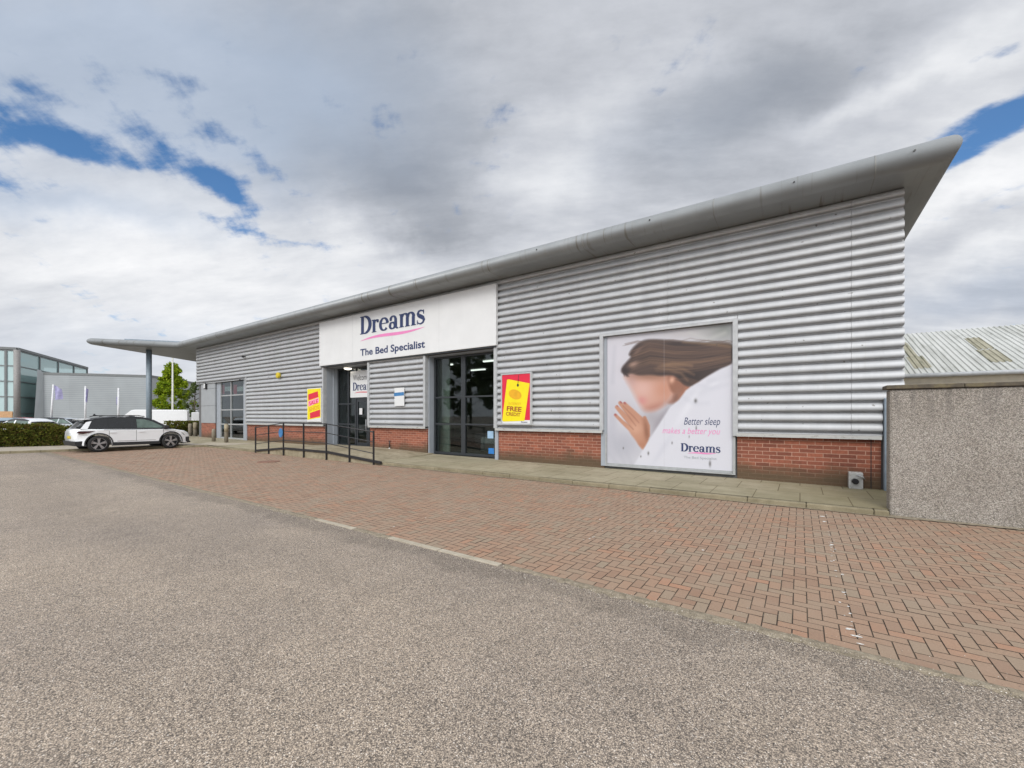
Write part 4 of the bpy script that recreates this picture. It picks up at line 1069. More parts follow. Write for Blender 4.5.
# ------------------------------------------------------------------ PEBBLEDASH WALL AND THE SHED BEHIND IT
def build_right():
    loc = (1.2, 9.2, 0)
    T = thing('boundary_wall', 'tall pebbledash wall with a mossy coping at the right end of the bays', 'wall', loc)
    b = MB(); b.box(1.21, 22., 9.17, 9.5, -.1, 2.085); b.build('render', 'pebble', T, loc, bevel=.035)
    b = MB(); x = 1.165
    while x < 22: b.box(x, x + .895, 9.13 + random.gauss(0, .003), 9.54, 2.087, 2.15 + random.gauss(0, .003)); x += .9
    b.build('coping', 'coping', T, loc, bevel=.012)
    b = MB(); xs = np.arange(1.1, 9, .07)
    for i in range(len(xs) - 1): b.add([(xs[i], 9.08 - random.uniform(0, .05), .0205), (xs[i + 1], 9.08 - random.uniform(0, .05), .0205), (xs[i + 1], 9.18, .03), (xs[i], 9.18, .03)], [(0, 1, 2, 3)])
    struct(b.build('gutter_dirt', 'moss'))
    # shed with an old corrugated roof
    Y0, Y1, Z0, Z1 = 22., 28., 3.28, 5.68; X0, X1 = 2.9, 40.; loc = (10, Y0, 0)
    T = thing('old_shed', 'low cream shed with a stained corrugated roof beyond the pebbledash wall', 'shed', loc)
    b = MB(); b.box(X0, X1, Y0 + .15, Y0 + .4, 0, Z0 - .03); b.box(X0, X0 + .25, Y0 + .4, 34, 0, Z0 - .03); b.build('wall', 'cream', T, loc)
    n = int((X1 - X0) / .17); prof = []
    for i in range(n + 1):
        x = X0 + i * .17; prof += [(x, 0), (x + .05, 0), (x + .07, .034), (x + .12, .034), (x + .14, 0)]
    sl = (Z1 - Z0) / (Y1 - Y0)
    def strip(pr, dz):
        b = MB(); m = len(pr)
        b.add([(x, Y0 - .12, Z0 - .12 * sl + h + dz) for x, h in pr] + [(x, Y1, Z1 + h + dz) for x, h in pr] + [(x, Y1 + 6, Z0 + h + dz) for x, h in pr], [(i, i + 1, m + i + 1, m + i) for i in range(m - 1)] + [(m + i, m + i + 1, 2 * m + i + 1, 2 * m + i) for i in range(m - 1)])
        return b
    rf = strip(prof, 0).build('roof', 'oldroof', T, loc)
    def light(u0, u1, v0, v1):
        def hit(u, v):
            x, y, b_ = ray(u, v); s = (Z0 - EYE - sl * Y0) / (b_ - sl * y); return x * s, y * s
        xa, ya = hit(u0, v1); xb, yb = hit(u1, v1); _, yc = hit(u0, v0)
        pr = [(x, h) for x, h in prof if xa <= x <= xb]; m = len(pr); b = MB()
        b.add([(x, ya, Z0 + (ya - Y0) * sl + h + .012) for x, h in pr] + [(x, yc, Z0 + (yc - Y0) * sl + h + .012) for x, h in pr], [(i, i + 1, m + i + 1, m + i) for i in range(m - 1)])
        b.build('rooflight', 'rooflight', rf, loc)
    light(908, 921, 343, 358); light(914, 934, 357, 369); light(976, 996, 338, 350); light(990, 1016, 350, 363)
    b = MB(); b.tube([(X0, Y0 - .2, Z0 - .1), (X1, Y0 - .2, Z0 - .1)], .08, 10); b.build('gutter', 'gutter', T, loc)


build_right()


# ------------------------------------------------------------------ VEHICLES
def wheel(T, x, z, r, side, w, halfw):
    """side +1 -> +Y side of the vehicle"""
    y1 = side * halfw; y0 = side * (halfw - w)
    b = MB(); n = 26
    prof = [(r * .72, 0), (r * .96, .0), (r, .03), (r, w - .03), (r * .96, w), (r * .66, w)]
    vs = []; fs = []
    for j in range(n):
        t = 2 * math.pi * j / n
        for pr, pw in prof: vs.append((x + pr * math.cos(t), y1 - side * pw, z + pr * math.sin(t)))
    m = len(prof)
    for j in range(n):
        k = (j + 1) % n
        for i in range(m - 1): fs.append((j * m + i, j * m + i + 1, k * m + i + 1, k * m + i))
    b.add(vs, fs, True)
    wh = b.build('wheel', 'tyre', T)
    b = MB(); yo = y1 - side * .02; yi = y1 - side * .07
    b.tube([(x, y1 - side * .14, z), (x, y1 - side * .11, z)], r * .73, n); b.build('wheel_well', 'plastic', wh)
    b = MB()
    for i in range(5):
        for dt in (-.13, .13):
            t = 2 * math.pi * i / 5 + .3 + dt; c, s = math.cos(t), math.sin(t); hw = r * .055
            P = [(r * .12 * c - hw * s, r * .12 * s + hw * c), (r * .74 * c - hw * s, r * .74 * s + hw * c), (r * .74 * c + hw * s, r * .74 * s - hw * c), (r * .12 * c + hw * s, r * .12 * s - hw * c)]
            b.prism([(x + p, z + q) for p, q in P], 'y', yo + side * .0005 * i, yi)
    rr = [];
    for i in range(n):
        t0, t1 = 2 * math.pi * i / n, 2 * math.pi * (i + 1) / n
        b.add([(x + q * math.cos(t), yo + side * .006, z + q * math.sin(t)) for t, q in ((t0, r * .69), (t1, r * .69), (t1, r * .75), (t0, r * .75))], [(0, 1, 2, 3)])
    b.tube([(x, yi, z), (x, yo + side * .004, z)], r * .15, 14); b.build('rim', 'alloy', wh)


def make_car(label, group=None, paint='carwhite', roof='plastic', L=4.6, W=1.86, Hc=1.64, wb=2.75, r=.355, estate=True, detail=True, front=None, rear=None):
    """nose towards +X, left side +Y; origin on the ground under the middle"""
    T = thing('parked_car', label, 'car', (0, 0, 0), 0, group)
    k = Hc / 1.64; hw = W / 2
    xr, xf = -wb / 2 - .02, wb / 2 - .02            # axle positions
    x0, x1 = (-L / 2, L / 2) if front is None else (xr - rear, xf + front)
    ra = r + .075
    def arch(cx):
        return [(cx + ra * math.cos(t), r + ra * math.sin(t)) for t in np.linspace(0, math.pi, 13)]
    zb = .30 * k
    bot = [(x1 - .16, zb - .04)]
    def arc_pts(cx):
        t0 = math.asin(max(-1, min(1, (zb - r) / ra))); return [(cx + ra * math.cos(t), r + ra * math.sin(t)) for t in np.linspace(t0, math.pi - t0, 14)]
    bot += arc_pts(xf) + arc_pts(xr) + [(x0 + .16, zb + .02)]
    upper = [(x0 + .03, zb + .2), (x0, .66 * k), (x0 + .02, .86 * k), (x0 + .07, 1.02 * k), (x0 + .16, 1.065 * k), (xr, 1.045 * k), (0, 1.02 * k), (xf - .45, 1.01 * k), (xf + .15, .98 * k), (x1 - .30, .90 * k), (x1 - .10, .80 * k), (x1 - .01, .66 * k), (x1, .50 * k), (x1 - .03, zb + .08)]
    poly = bot + upper; n = len(poly)
    b = MB(); ys = [(-hw, .05), (-hw + .05, 0.), (hw - .05, 0.), (hw, .05)]
    rings = []
    cz = .65 * k
    for y, ins in ys:
        ring = []
        for i, (x, z) in enumerate(poly):
            if ins and i >= len(bot) - 1: x -= math.copysign(min(ins * 1.6, abs(x)), x) * (1 if abs(x) > L * .42 else .0); z = z - ins * .8 if z > cz else z
            # nose and tail narrow a little in plan
            yy = y
            if abs(x) > L * .36: yy = y * (1 - (.18 if x > 0 else .34) * min(1, (abs(x) - L * .36) / (L * .14)) ** 2)
            ring.append((x, yy, z))
        rings.append(ring)
    vs = [p for q in rings for p in q]
    b.add(vs, [(i * n + j, i * n + (j + 1) % n, (i + 1) * n + (j + 1) % n, (i + 1) * n + j) for i in range(3) for j in range(n)], True)
    b.f.append(list(range(n))); b.sm.append(False); b.f.append([3 * n + i for i in range(n)]); b.sm.append(False)
    body = b.build('body', paint, T, tri=True)
    # cabin
    belt = lambda x: 1.0 * k
    rear_top = x0 + (.55 if estate else .95); rear_bot = x0 + (.17 if estate else .42)
    cab = [(rear_bot, 1.03 * k), (rear_top - .12, 1.37 * k), (rear_top + .12, 1.50 * k), (-.65, 1.60 * k), (-.1, 1.61 * k), (.35, 1.57 * k), (.72, 1.45 * k), (1.42, .99 * k)]
    hwb, hwt = hw - .07, hw - .30
    ywid = lambda z: hwb + (hwt - hwb) * (z / k - 1.0) / .61
    b = MB(); m = len(cab)
    vs = [(x, s * ywid(z), z) for s in (-1, 1) for x, z in cab]
    b.add(vs, [(i, (i + 1) % m, m + (i + 1) % m, m + i) for i in range(m)], True); b.f.append(list(range(m))); b.sm.append(False); b.f.append(list(range(m, 2 * m))); b.sm.append(False)
    b.build('cabin', 'darkglass' if detail else 'darkglass', T, tri=True)
    # roof skin
    b = MB(); rp = cab[1:7]; rp2 = [(x, z + .022) for x, z in rp]; m = len(rp)
    for s0, s1 in ((-1, 1),):
        vs = [(x, s * (ywid(z) + .012), z + .016) for s in (-1, -.5, .5, 1) for x, z in rp]
        vs = [(x, y, z + (.025 if abs(y) < ywid(z) * .8 else 0)) for x, y, z in vs]
        b.add(vs, [(i * m + j, i * m + j + 1, (i + 1) * m + j + 1, (i + 1) * m + j) for i in range(3) for j in range(m - 1)], True)
    b.build('roof', roof, T)
    for s in (-1, 1):
        # side glass and pillars
        if detail:
            front = [(.02, 1.08), (.02, 1.50), (.32, 1.49), (.62, 1.38), (1.12, 1.06)]; rear = [(-1.02, 1.10), (-1.0, 1.48), (-.55, 1.53), (-.08, 1.52), (-.08, 1.09)]
            for pts, mt in ((front, 'carglass2'), (rear, 'darkglass')):
                b = MB(); b.add([(x, s * (ywid(z * k) + .008), z * k) for x, z in pts], [tuple(range(len(pts)))]); b.build('window', mt, T)
        else:
            for pts in ([(.02, 1.08), (.02, 1.48), (.35, 1.46), (1.12, 1.06)], [(-1.25, 1.08), (-1.1, 1.42), (-.08, 1.5), (-.08, 1.08)]):
                b = MB(); b.add([(x, s * (ywid(z * k) + .008), z * k) for x, z in pts], [tuple(range(len(pts)))]); b.build('window', 'carglass2', T)
            b = MB(); b.add([(x, s * (ywid(z * k) + .012), z * k) for x, z in ((.62, 1.46), (1.40, 1.0), (1.30, 1.0), (.50, 1.46))], [(0, 1, 2, 3)]); b.add([(x, s * (ywid(z * k) + .012), z * k) for x, z in ((-.08, 1.05), (.02, 1.05), (.02, 1.52), (-.08, 1.52))], [(0, 1, 2, 3)])
            b.add([(x, s * (ywid(z * k) + .012), z * k) for x, z in ((rear_bot, 1.03), (rear_top - .1, 1.42), (rear_top + .12, 1.42), (rear_bot + .3, 1.03))], [(0, 1, 2, 3)]); b.build('pillar', paint, T)
        wheel(T, xf, r, r, s, .22, hw + .005); wheel(T, xr, r, r, s, .22, hw + .005)
        if not detail: continue
        # arch mouldings and sill
        b = MB()
        for cx in (xf, xr):
            P = [(cx + ra * math.cos(t) * q, r + ra * math.sin(t) * q) for q in (1., 1.11) for t in np.linspace(R(-8), R(188), 16)]
            b.add([(x, s * (hw + .012), max(.2, z)) for x, z in P], [(i, i + 1, 17 + i, 16 + i) for i in range(15)])
        b.prism([(xr + ra * .98, .26), (xf - ra * .98, .26), (xf - ra * 1.1, .40), (xr + ra * 1.1, .42)], 'y', s * (hw - .04), s * (hw + .014)); b.build('sill_moulding', 'plastic', T)
        d = MB(); d.add([(x, s * (hw + .004), z) for x, z in ((xr + .62, .46), (xf - .62, .46), (xf - .60, .47), (xr + .62, .475))], [(0, 1, 2, 3)])
        for x in (-.05, 1.0, -1.02): d.add([(a, s * (hw + .003), z) for a, z in ((x, .45), (x + .012, .45), (x + .012, .96), (x, .96))], [(0, 1, 2, 3)])
        d.build('door_seam', 'plastic', T)
        b = MB(); b.add([(x, s * (hw + .006), z) for x, z in ((-1.2, .995), (1.15, .985), (1.15, 1.0), (-1.2, 1.012))], [(0, 1, 2, 3)]); b.build('waist_moulding', 'plastic', T)
        for x in (.05, -1.0):
            b = MB(); b.box(x, x + .22, min(s * hw, s * (hw + .03)), max(s * hw, s * (hw + .03)), .865, .895); b.build('door_handle', paint, T, bevel=.008)
        b = MB(); b.box(.98, 1.20, min(s * (hw - .06), s * (hw + .17)), max(s * (hw - .06), s * (hw + .17)), 1.02, 1.16); b.build('mirror', 'plastic', T, bevel=.03)
        b = MB(); b.add([(x, s * y, z) for x, y, z in ((x1 - .42, hw - .055 + .052, .80), (x1 - .16, hw - .10, .76), (x1 - .08, hw - .14, .66), (x1 - .30, hw - .02, .67))], [(0, 1, 2, 3)]); b.tube([(x1 - .2, s * (hw - .12), .72), (x1 - .10, s * (hw - .2), .71)], .05, 8); b.build('headlight', 'lens', T)
        b = MB(); b.box(x1 - .22, x1 - .05, min(s * (hw - .22), s * (hw - .05)), max(s * (hw - .22), s * (hw - .05)), .30, .56); b.build('air_intake', 'plastic', T, bevel=.02)
        b = MB(); b.prism([(x0 + .04, .88), (x0 + .10, .96), (x0 + .62, .955), (x0 + .45, .885), (x0 + .2, .84)], 'y', s * (hw - .10), s * (hw - .005 + .012)); b.build('tail_light', 'taillens', T)
    if detail:
        b = MB(); b.add([(x0 - .012, -.26, .62), (x0 - .012, .26, .62), (x0 - .008, .26, .73), (x0 - .008, -.26, .73)], [(0, 1, 2, 3)]); b.build('number_plate', 'dullyellow', T)
        b = MB(); b.prism([(x0 + .02, .30), (x0 - .02, .50), (x0 + .28, .52), (x0 + .42, .26)], 'y', -hw * .93, hw * .93); b.prism([(x1 - .30, .22), (x1 + .015, .26), (x1 + .015, .34), (x1 - .2, .34)], 'y', -hw * .9, hw * .9); b.build('bumper', 'plastic', T)
        b = MB(); b.add([(x0 + .55, -.6, 1.52), (x0 + .55, .6, 1.52), (x0 + .22, .62, 1.47), (x0 + .22, -.62, 1.47), (x0 + .55, -.6, 1.49), (x0 + .55, .6, 1.49), (x0 + .24, .62, 1.44), (x0 + .24, -.62, 1.44)], [(0, 1, 2, 3), (7, 6, 5, 4), (2, 6, 7, 3), (0, 3, 7, 4), (1, 5, 6, 2)]); b.build('spoiler', paint, T)
        for s in (-1, 1):
            b = MB(); b.add([(x, s * (ywid(z) + .016), z) for x, z in ((x0 + .16, 1.05), (x0 + .38, 1.36), (x0 + .56, 1.40), (x0 + .40, 1.05))], [(0, 1, 2, 3)]); b.build('rear_pillar', paint, T)
            b = MB(); b.tube([(-1.3, s * (hwt + .02), 1.60), (-1.1, s * (hwt + .02), 1.655), (.1, s * (hwt + .02), 1.66), (.35, s * (hwt + .02), 1.61)], .02, 6); b.build('roof_rail', 'plastic', T)
        b = MB(); b.prism([(x0 + .75, 1.62), (x0 + .95, 1.62), (x0 + .82, 1.74)], 'y', -.02, .02); b.build('aerial', 'plastic', T)
    return T


M['carglass2'] = plain('greenish_side_glass', (.10, .145, .125), .08, var=.3, scale=4.)


def place_vehicles():
    # the white crossover parked nose to the pavement
    rw = gnd(99.7, 452.4); fw = gnd(171.4, 448.5)
    d = (fw - rw); wbm = d.length; h = math.atan2(d.y, d.x); d.normalize()
    right = Vector((d.y, -d.x, 0))
    mid = (rw + fw) / 2 - right * .93
    T = make_car('white crossover car with black roof and arches parked before the canopy', None, 'carwhite', 'plastic', L=4.5, wb=wbm, r=.37, Hc=1.62, front=.86, rear=.76)
    sc = wbm / 2.78
    T.location = (mid.x, mid.y, .016); T.rotation_euler = (0, 0, h)
    print('car wheelbase', wbm)
    # cars behind the hedge
    G = 'cars parked behind the hedge'
    spec = [(27, 421.2, 29, 'carwhite', 'silver white hatchback roof nearest behind the hedge', 1.48), (-6, 420.5, 33, 'carblue', 'pale car at the far left edge behind the hedge', 1.5),
            (24, 418.6, 44, 'carred', 'red car farther back behind the hedge', 1.5), (66, 419.5, 40, 'carsilver', 'silver blue car behind the hedge by the flagpole', 1.5), (12, 418.5, 38, 'cardark', 'dark car between the pale cars behind the hedge', 1.5), (50, 419.3, 50, 'cardark', 'dark car parked against the grey shed', 1.5)]
    for u, v, s, paint, lab, hc in spec:
        c = make_car(lab, G, paint, paint, L=4.2, W=1.75, Hc=hc, wb=2.55, r=.31, estate=False, detail=False)
        x, y, _ = ray(u, 416); c.location = (x * s, y * s, 0); c.rotation_euler = (0, 0, R(YAW) + random.uniform(-.12, .12) + (math.pi if random.random() < .5 else 0))

    # long white van
    a = at(121.5, 416, 44.5); b_ = at(193, 416, 45.5); d = Vector((b_.x - a.x, b_.y - a.y, 0)); L = d.length; ang = math.atan2(-d.y, -d.x)
    T = thing('white_van', 'long white van parked beyond the crossover below the green tree', 'van', ((a.x + b_.x) / 2, (a.y + b_.y) / 2, 0), ang)
    h = L / 2; Z = 2.31
    pr = [(-h, .35), (h - .35, .35), (h, .55), (h - .02, .95), (h - .35, 1.15), (h - .95, 1.75), (h - 1.5, Z - .08), (h - 1.9, Z), (-h + .1, Z), (-h, Z - .15)]
    b = MB(); b.prism(pr, 'y', -.98, .98); b.build('body', 'vanwhite', T, bevel=.06)
    for s in (-1, 1):
        b = MB(); b.add([(x, s * .99, z) for x, z in ((h - .95, 1.1), (h - 1.25, 1.62), (h - 1.9, 1.66), (h - 1.9, 1.1))], [(0, 1, 2, 3)]); b.build('window', 'darkglass', T)
        wheel(T, h - 1.0, .35, .35, s, .22, .99); wheel(T, -h + 1.6, .35, .35, s, .22, .99)
        b = MB(); b.add([(x, s * .984, z) for x, z in ((-h + .2, .78), (h - .6, .78), (h - .6, .86), (-h + .2, .86))], [(0, 1, 2, 3)]); b.build('rubbing_strip', 'trim', T)
    b = MB(); b.add([(h - .33, -.8, 1.19), (h - .33, .8, 1.19), (h - .93, .75, 1.79), (h - .93, -.75, 1.79)], [(0, 1, 2, 3)]); b.build('windscreen', 'darkglass', T)
    # second white van, its tail toward the shop corner
    c = at(198, 416, 40); T2 = thing('white_van', 'white van end with a dark side window seen beside the shop corner', 'van', (c.x - 1.0, c.y + 1.2, 0), R(150))
    b = MB(); b.prism([(-2.2, .35), (2., .35), (2.4, .6), (2.3, 1.05), (1.5, 1.25), (1.0, 1.95), (.6, 2.0), (-2.2, 2.0)], 'y', -.9, .9); b.build('body', 'vanwhite', T2, bevel=.06)
    for s in (-1, 1):
        b = MB(); b.add([(x, s * .91, z) for x, z in ((1.35, 1.2), (.95, 1.8), (.1, 1.8), (.1, 1.2))], [(0, 1, 2, 3)]); b.build('window', 'darkglass', T2)
        wheel(T2, 1.5, .33, .33, s, .2, .905); wheel(T2, -1.4, .33, .33, s, .2, .905)


place_vehicles()


# ------------------------------------------------------------------ PLANTS
def leaves(pts, size, jitter=.5):
    V = []; F = []
    n = len(pts); nr = rng.normal(size=(n, 3)); nr /= np.linalg.norm(nr, axis=1)[:, None]
    t = rng.normal(size=(n, 3)); t -= nr * (t * nr).sum(1)[:, None]; t /= np.linalg.norm(t, axis=1)[:, None]; b = np.cross(nr, t)
    s = size * (1 + jitter * rng.uniform(-1, 1, n))[:, None]
    a, c, d, e = pts - t * s, pts + b * s * .55, pts + t * s, pts - b * s * .55
    V = np.stack([a, c, d, e], 1).reshape(-1, 3); F = np.arange(4 * n).reshape(n, 4)
    return V.tolist(), F.tolist()


def build_hedge():
    d = Vector((.40, .917, 0)); nn = Vector((-.917, .40, 0)); A = Vector((-32.5, 2.4, .11)); ln = (-10., 3.7); W = 1.5; Hh = 1.0
    T = thing('hedge', 'clipped low hedge of mixed green and brown leaves along the kerb', 'hedge', A)
    b = MB()
    P = lambda s, t, z: d * s + nn * t + Vector((0, 0, z))
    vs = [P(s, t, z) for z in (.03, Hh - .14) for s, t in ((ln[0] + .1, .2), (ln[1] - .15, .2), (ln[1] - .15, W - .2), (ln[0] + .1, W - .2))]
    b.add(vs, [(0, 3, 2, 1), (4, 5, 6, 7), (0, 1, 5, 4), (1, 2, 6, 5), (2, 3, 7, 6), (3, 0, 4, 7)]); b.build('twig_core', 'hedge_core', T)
    b = MB()
    for s in np.arange(ln[0] + .2, ln[1] - .1, .4):
        b.tube([P(s, .3, 0), P(s + .05, .28, .4)], .02, 5, False)
    b.build('stem', 'bark', T)
    n = 44000
    s = rng.uniform(ln[0], ln[1], n); u = rng.random(n)
    hgt = Hh + .07 * np.sin(s * 1.7) + .05 * np.sin(s * 4.1 + 1)
    top = u < .40; end = u > .93
    t = np.where(top, rng.uniform(0, W, n), np.abs(rng.normal(0, .13, n))); z = np.where(top, hgt + rng.normal(0, .05, n), hgt * rng.uniform(.02, 1.02, n))
    s = np.where(end, ln[1] - np.abs(rng.normal(0, .12, n)), s); t = np.where(end, rng.uniform(0, W, n), t)
    t = t + .07 * np.sin(s * 2.9 + z * 3)
    base = np.array([d * 1])[0]; pts = s[:, None] * np.array(d) + t[:, None] * np.array(nn) + z[:, None] * np.array([0, 0, 1])
    V, F = leaves(pts, .055); m = MB(); m.add(V, F); m.build('foliage', 'leaf_hedge', T)


def build_tree(name, label, loc, h, cw, mat, trunk_h, nl, leaf, shape, dense=.5):
    T = thing(name, label, 'tree', loc)
    b = MB(); b.tube([(0, 0, 0), (.05, 0, h * .4), (0, .05, h * .85)], [.16 * h / 8, .11 * h / 8, .03], 8)
    tips = []
    for i in range(14):
        z = trunk_h + (h * .85 - trunk_h) * (i + .3) / 14; a = i * 2.4; rr = cw * shape((z - trunk_h) / (h - trunk_h)) * .75
        p = (rr * math.cos(a), rr * math.sin(a), z + rr * .5); b.tube([(0, 0, z), (p[0] * .5, p[1] * .5, z + rr * .2), p], [.05, .035, .012], 5, False)
    b.build('trunk', 'bark', T)
    C = []
    for i in range(int(70 * dense * 2)):
        f = random.random() ** .8; z = trunk_h + f * (h - trunk_h); rr = cw * shape(f) * math.sqrt(random.uniform(.15, 1.0)); a = random.uniform(0, 6.283)
        C.append((rr * math.cos(a), rr * math.sin(a), z, random.uniform(.25, .6) * cw / 2.6))
    C = np.array(C); k = rng.integers(0, len(C), nl); v = rng.normal(size=(nl, 3)); v /= np.linalg.norm(v, axis=1)[:, None]
    pts = C[k, :3] + v * (C[k, 3] * rng.random(nl) ** .4)[:, None]
    V, F = leaves(pts, leaf); m = MB(); m.add(V, F); m.build('crown', mat, T)


build_hedge()
p = at(172.5, 416, 60); cone = lambda f: max(.06, (1 - f) ** .62 * (.62 + .5 * min(1, f * 4)))
build_tree('green_tree', 'bright green broad tree standing behind the white van', (p.x, p.y, 0), 9.0, 2.75, 'leaf_bright', .9, 11000, .15, cone, .9)
p = at(194.5, 416, 44); oval = lambda f: math.sqrt(max(.02, 1 - (2 * f - .9) ** 2)) * .9
build_tree('street_tree', 'sparse grey green young tree beside the left corner of the shop', (p.x, p.y, 0), 5.2, 1.15, 'leaf_dull', 1.6, 1500, .10, oval, .35)


for i, (x, y, h, lab) in enumerate(((-27., -15., 9.5, 'tall tree across the car park facing the middle window'), (-34.5, -17., 10.5, 'tallest tree across the car park mirrored in the shop glass'), (-43., -15.5, 9., 'broad tree farthest along the far side of the car park'))):
    build_tree('car_park_tree', lab, (x, y, 0), h, 3.6, 'leaf_dull', 1.8, 3000, .3, oval, .5)


# ------------------------------------------------------------------ BACKGROUND ON THE LEFT
def build_background():
    # lamp column
    p = at(172.6, 416, 52); T = thing('lamp_column', 'tall pale lamp column rising in front of the green tree', 'lamp post', (p.x, p.y, 0))
    b = MB(); b.tube([(0, 0, 0), (0, 0, 1.2), (0, 0, 8.9)], [.14, .12, .075], 10); b.build('column', 'lampcol', T)
    b = MB(); b.tube([(0, 0, 8.9), (0, .0, 9.3)], .09, 8); b.build('lantern', 'lampcol', T)
    # flags
    for i, (u, vt, lean, s, lab, fl) in enumerate(((53.4, 384.5, .35, 50, 'leaning white flagpole with a lilac flag streaming sideways', 1), (85.5, 386, .03, 50, 'white flagpole with its lilac flag hanging limp', 0), (118.5, 388, .03, 50, 'white flagpole nearest the canopy column with a small drooping flag', 2))):
        p = at(u, vt, s); T = thing('flagpole', lab, 'flagpole', (p.x, p.y, 0), R(YAW), 'flagpoles before the grey shed')
        h = p.z; b = MB(); b.tube([(-lean, 0, 0), (0, 0, h)], [.11, .08], 8); b.build('pole', 'polewhite', T)
        b = MB(); N = 8; zt = h - .1
        if fl == 1: prof = lambda q, r: (.08 + .95 * q, .12 * math.sin(q * 6 + r * 2), zt - .45 * q * (1 - r) - 1.75 * r + .1 * q * r)
        elif fl == 0: prof = lambda q, r: (.04 + .26 * q * (1 - .3 * r), .09 * math.sin(q * 9 + r * 3), zt - .1 - 1.6 * r - .2 * q)
        else: prof = lambda q, r: (-.02 - .25 * q, .08 * math.sin(q * 8), zt - .8 - .9 * r - .3 * q)
        vs = [prof(a / N, c / N) for a in range(N + 1) for c in range(N + 1)]
        b.add(vs, [(a * (N + 1) + c, (a + 1) * (N + 1) + c, (a + 1) * (N + 1) + c + 1, a * (N + 1) + c + 1) for a in range(N) for c in range(N)], True)
        b.build('flag', 'flag', T)
    # grey shed
    P = [at(43.8, 416, 62), at(68.8, 416, 62.6), at(150, 416, 66), at(205, 416, 84)]
    loc = (P[1].x, P[1].y, 0); T = thing('grey_shed', 'wide windowless grey metal shed behind the flagpoles', 'warehouse', loc)
    back = Vector((-22, 8, 0)); SZ = 8.04
    for i in range(3):
        b = MB(); a, c = P[i], P[i + 1]
        b.add([(q.x + (back.x if k else 0), q.y + (back.y if k else 0), z) for k in (0, 1) for q, z in ((a, 0), (c, 0), (c, SZ), (a, SZ))], [(0, 1, 2, 3), (4, 7, 6, 5), (3, 2, 6, 7), (0, 3, 7, 4), (1, 5, 6, 2)])
        b.build('wall_panel', ('shed', 'shed', 'shedlight')[i], T, loc)
    b = MB(); e = at(33.5, 416, 60.7); a = P[0]; f = at(37.5, 416, 61.3)
    b.add([(e.x, e.y, 0), (a.x, a.y, 0), (a.x, a.y, 8.05), (f.x, f.y, 8.5), (e.x - 2, e.y + .6, 0), (f.x - 2, f.y + .6, 8.5)], [(0, 1, 2, 3), (0, 3, 5, 4)]); b.build('slanted_panel', 'shedlight', T, loc)
    b = MB()
    for i in range(3):
        a, c = P[i], P[i + 1]; n = Vector((c.y - a.y, a.x - c.x, 0)).normalized() * .06
        b.add([(a.x + n.x, a.y + n.y, 7.76), (c.x + n.x, c.y + n.y, 7.76), (c.x + n.x, c.y + n.y, 8.10), (a.x + n.x, a.y + n.y, 8.10), (a.x - n.x, a.y - n.y, 7.76), (c.x - n.x, c.y - n.y, 7.76), (c.x - n.x, c.y - n.y, 8.10), (a.x - n.x, a.y - n.y, 8.10)], [(0, 1, 2, 3), (4, 7, 6, 5), (3, 2, 6, 7)])
    b.build('parapet_flashing', 'mullion', T, loc)
    # glass fronted building
    C = at(17, 416, 60); Lp = at(-40, 416, 57.5); Rp = at(87, 416, 84); Z = 11.1; loc = (C.x, C.y, 0)
    T = thing('glass_building', 'tall showroom with green tinted glass walls and grey mullions', 'building', loc)
    for a, c, nm in ((Lp, C, 0), (C, Rp, 1)):
        d = (c - a); d.z = 0; n = Vector((-d.y, d.x, 0)).normalized()
        if n.dot(Vector((-a.x, -a.y, 0))) < 0: n = -n
        b = MB(); b.add([(a.x, a.y, 0), (c.x, c.y, 0), (c.x, c.y, Z), (a.x, a.y, Z)], [(0, 1, 2, 3)]); b.build('glass_wall', 'curtainglass', T, loc)
        ns = 5 if nm == 0 else 4
        b = MB()
        for i in range(ns + 1):
            q = a + d * (i / ns); e = d.normalized() * .12; m = n * .12
            b.prism([(q.x - e.x - m.x, q.y - e.y - m.y), (q.x + e.x - m.x, q.y + e.y - m.y), (q.x + e.x + m.x, q.y + e.y + m.y), (q.x - e.x + m.x, q.y - e.y + m.y)], 'z', 0, Z)
        for z in (2.0, 4.4, 6.6, 8.8, 11.0):
            m = n * .10; b.add([(q.x + s * m.x, q.y + s * m.y, z + w) for q in (a, c) for s in (-1, 1) for w in (-.07, .07)], [(0, 1, 3, 2), (4, 6, 7, 5), (0, 4, 5, 1), (2, 3, 7, 6), (1, 5, 7, 3), (0, 2, 6, 4)])
        b.build('mullion', 'mullion', T, loc)
        m = n * .2; b = MB(); b.add([(q.x + s * m.x, q.y + s * m.y, Z + w) for q in (a, c) for s in (-1, 1) for w in (.0, .35)], [(0, 1, 3, 2), (4, 6, 7, 5), (0, 4, 5, 1), (2, 3, 7, 6), (1, 5, 7, 3), (0, 2, 6, 4)]); b.build('roof_edge', 'mullion', T, loc)
    b = MB(); b.tube([(C.x, C.y, 0), (C.x, C.y, Z)], .34, 12); b.build('corner_column', 'bigmullion', T, loc)
    # floors and core dimly seen within
    inn = Vector((-.97, .05, 0)); mid = (Lp + Rp) / 2
    b = MB()
    for z in (4.3, 10.9):
        b.add([(Lp.x - .3, Lp.y, z), (C.x - .4, C.y, z), (Rp.x - .3, Rp.y, z), (Lp.x - 25, Lp.y + 8, z), (Lp.x, Lp.y, z + .25), (C.x - .4, C.y, z + .25), (Rp.x, Rp.y, z + .25), (Lp.x - 25, Lp.y + 8, z + .25)], [(0, 1, 2, 3), (4, 5, 6, 7), (0, 1, 5, 4), (1, 2, 6, 5)])
    b.build('floor_slab', 'shedlight', T, loc)
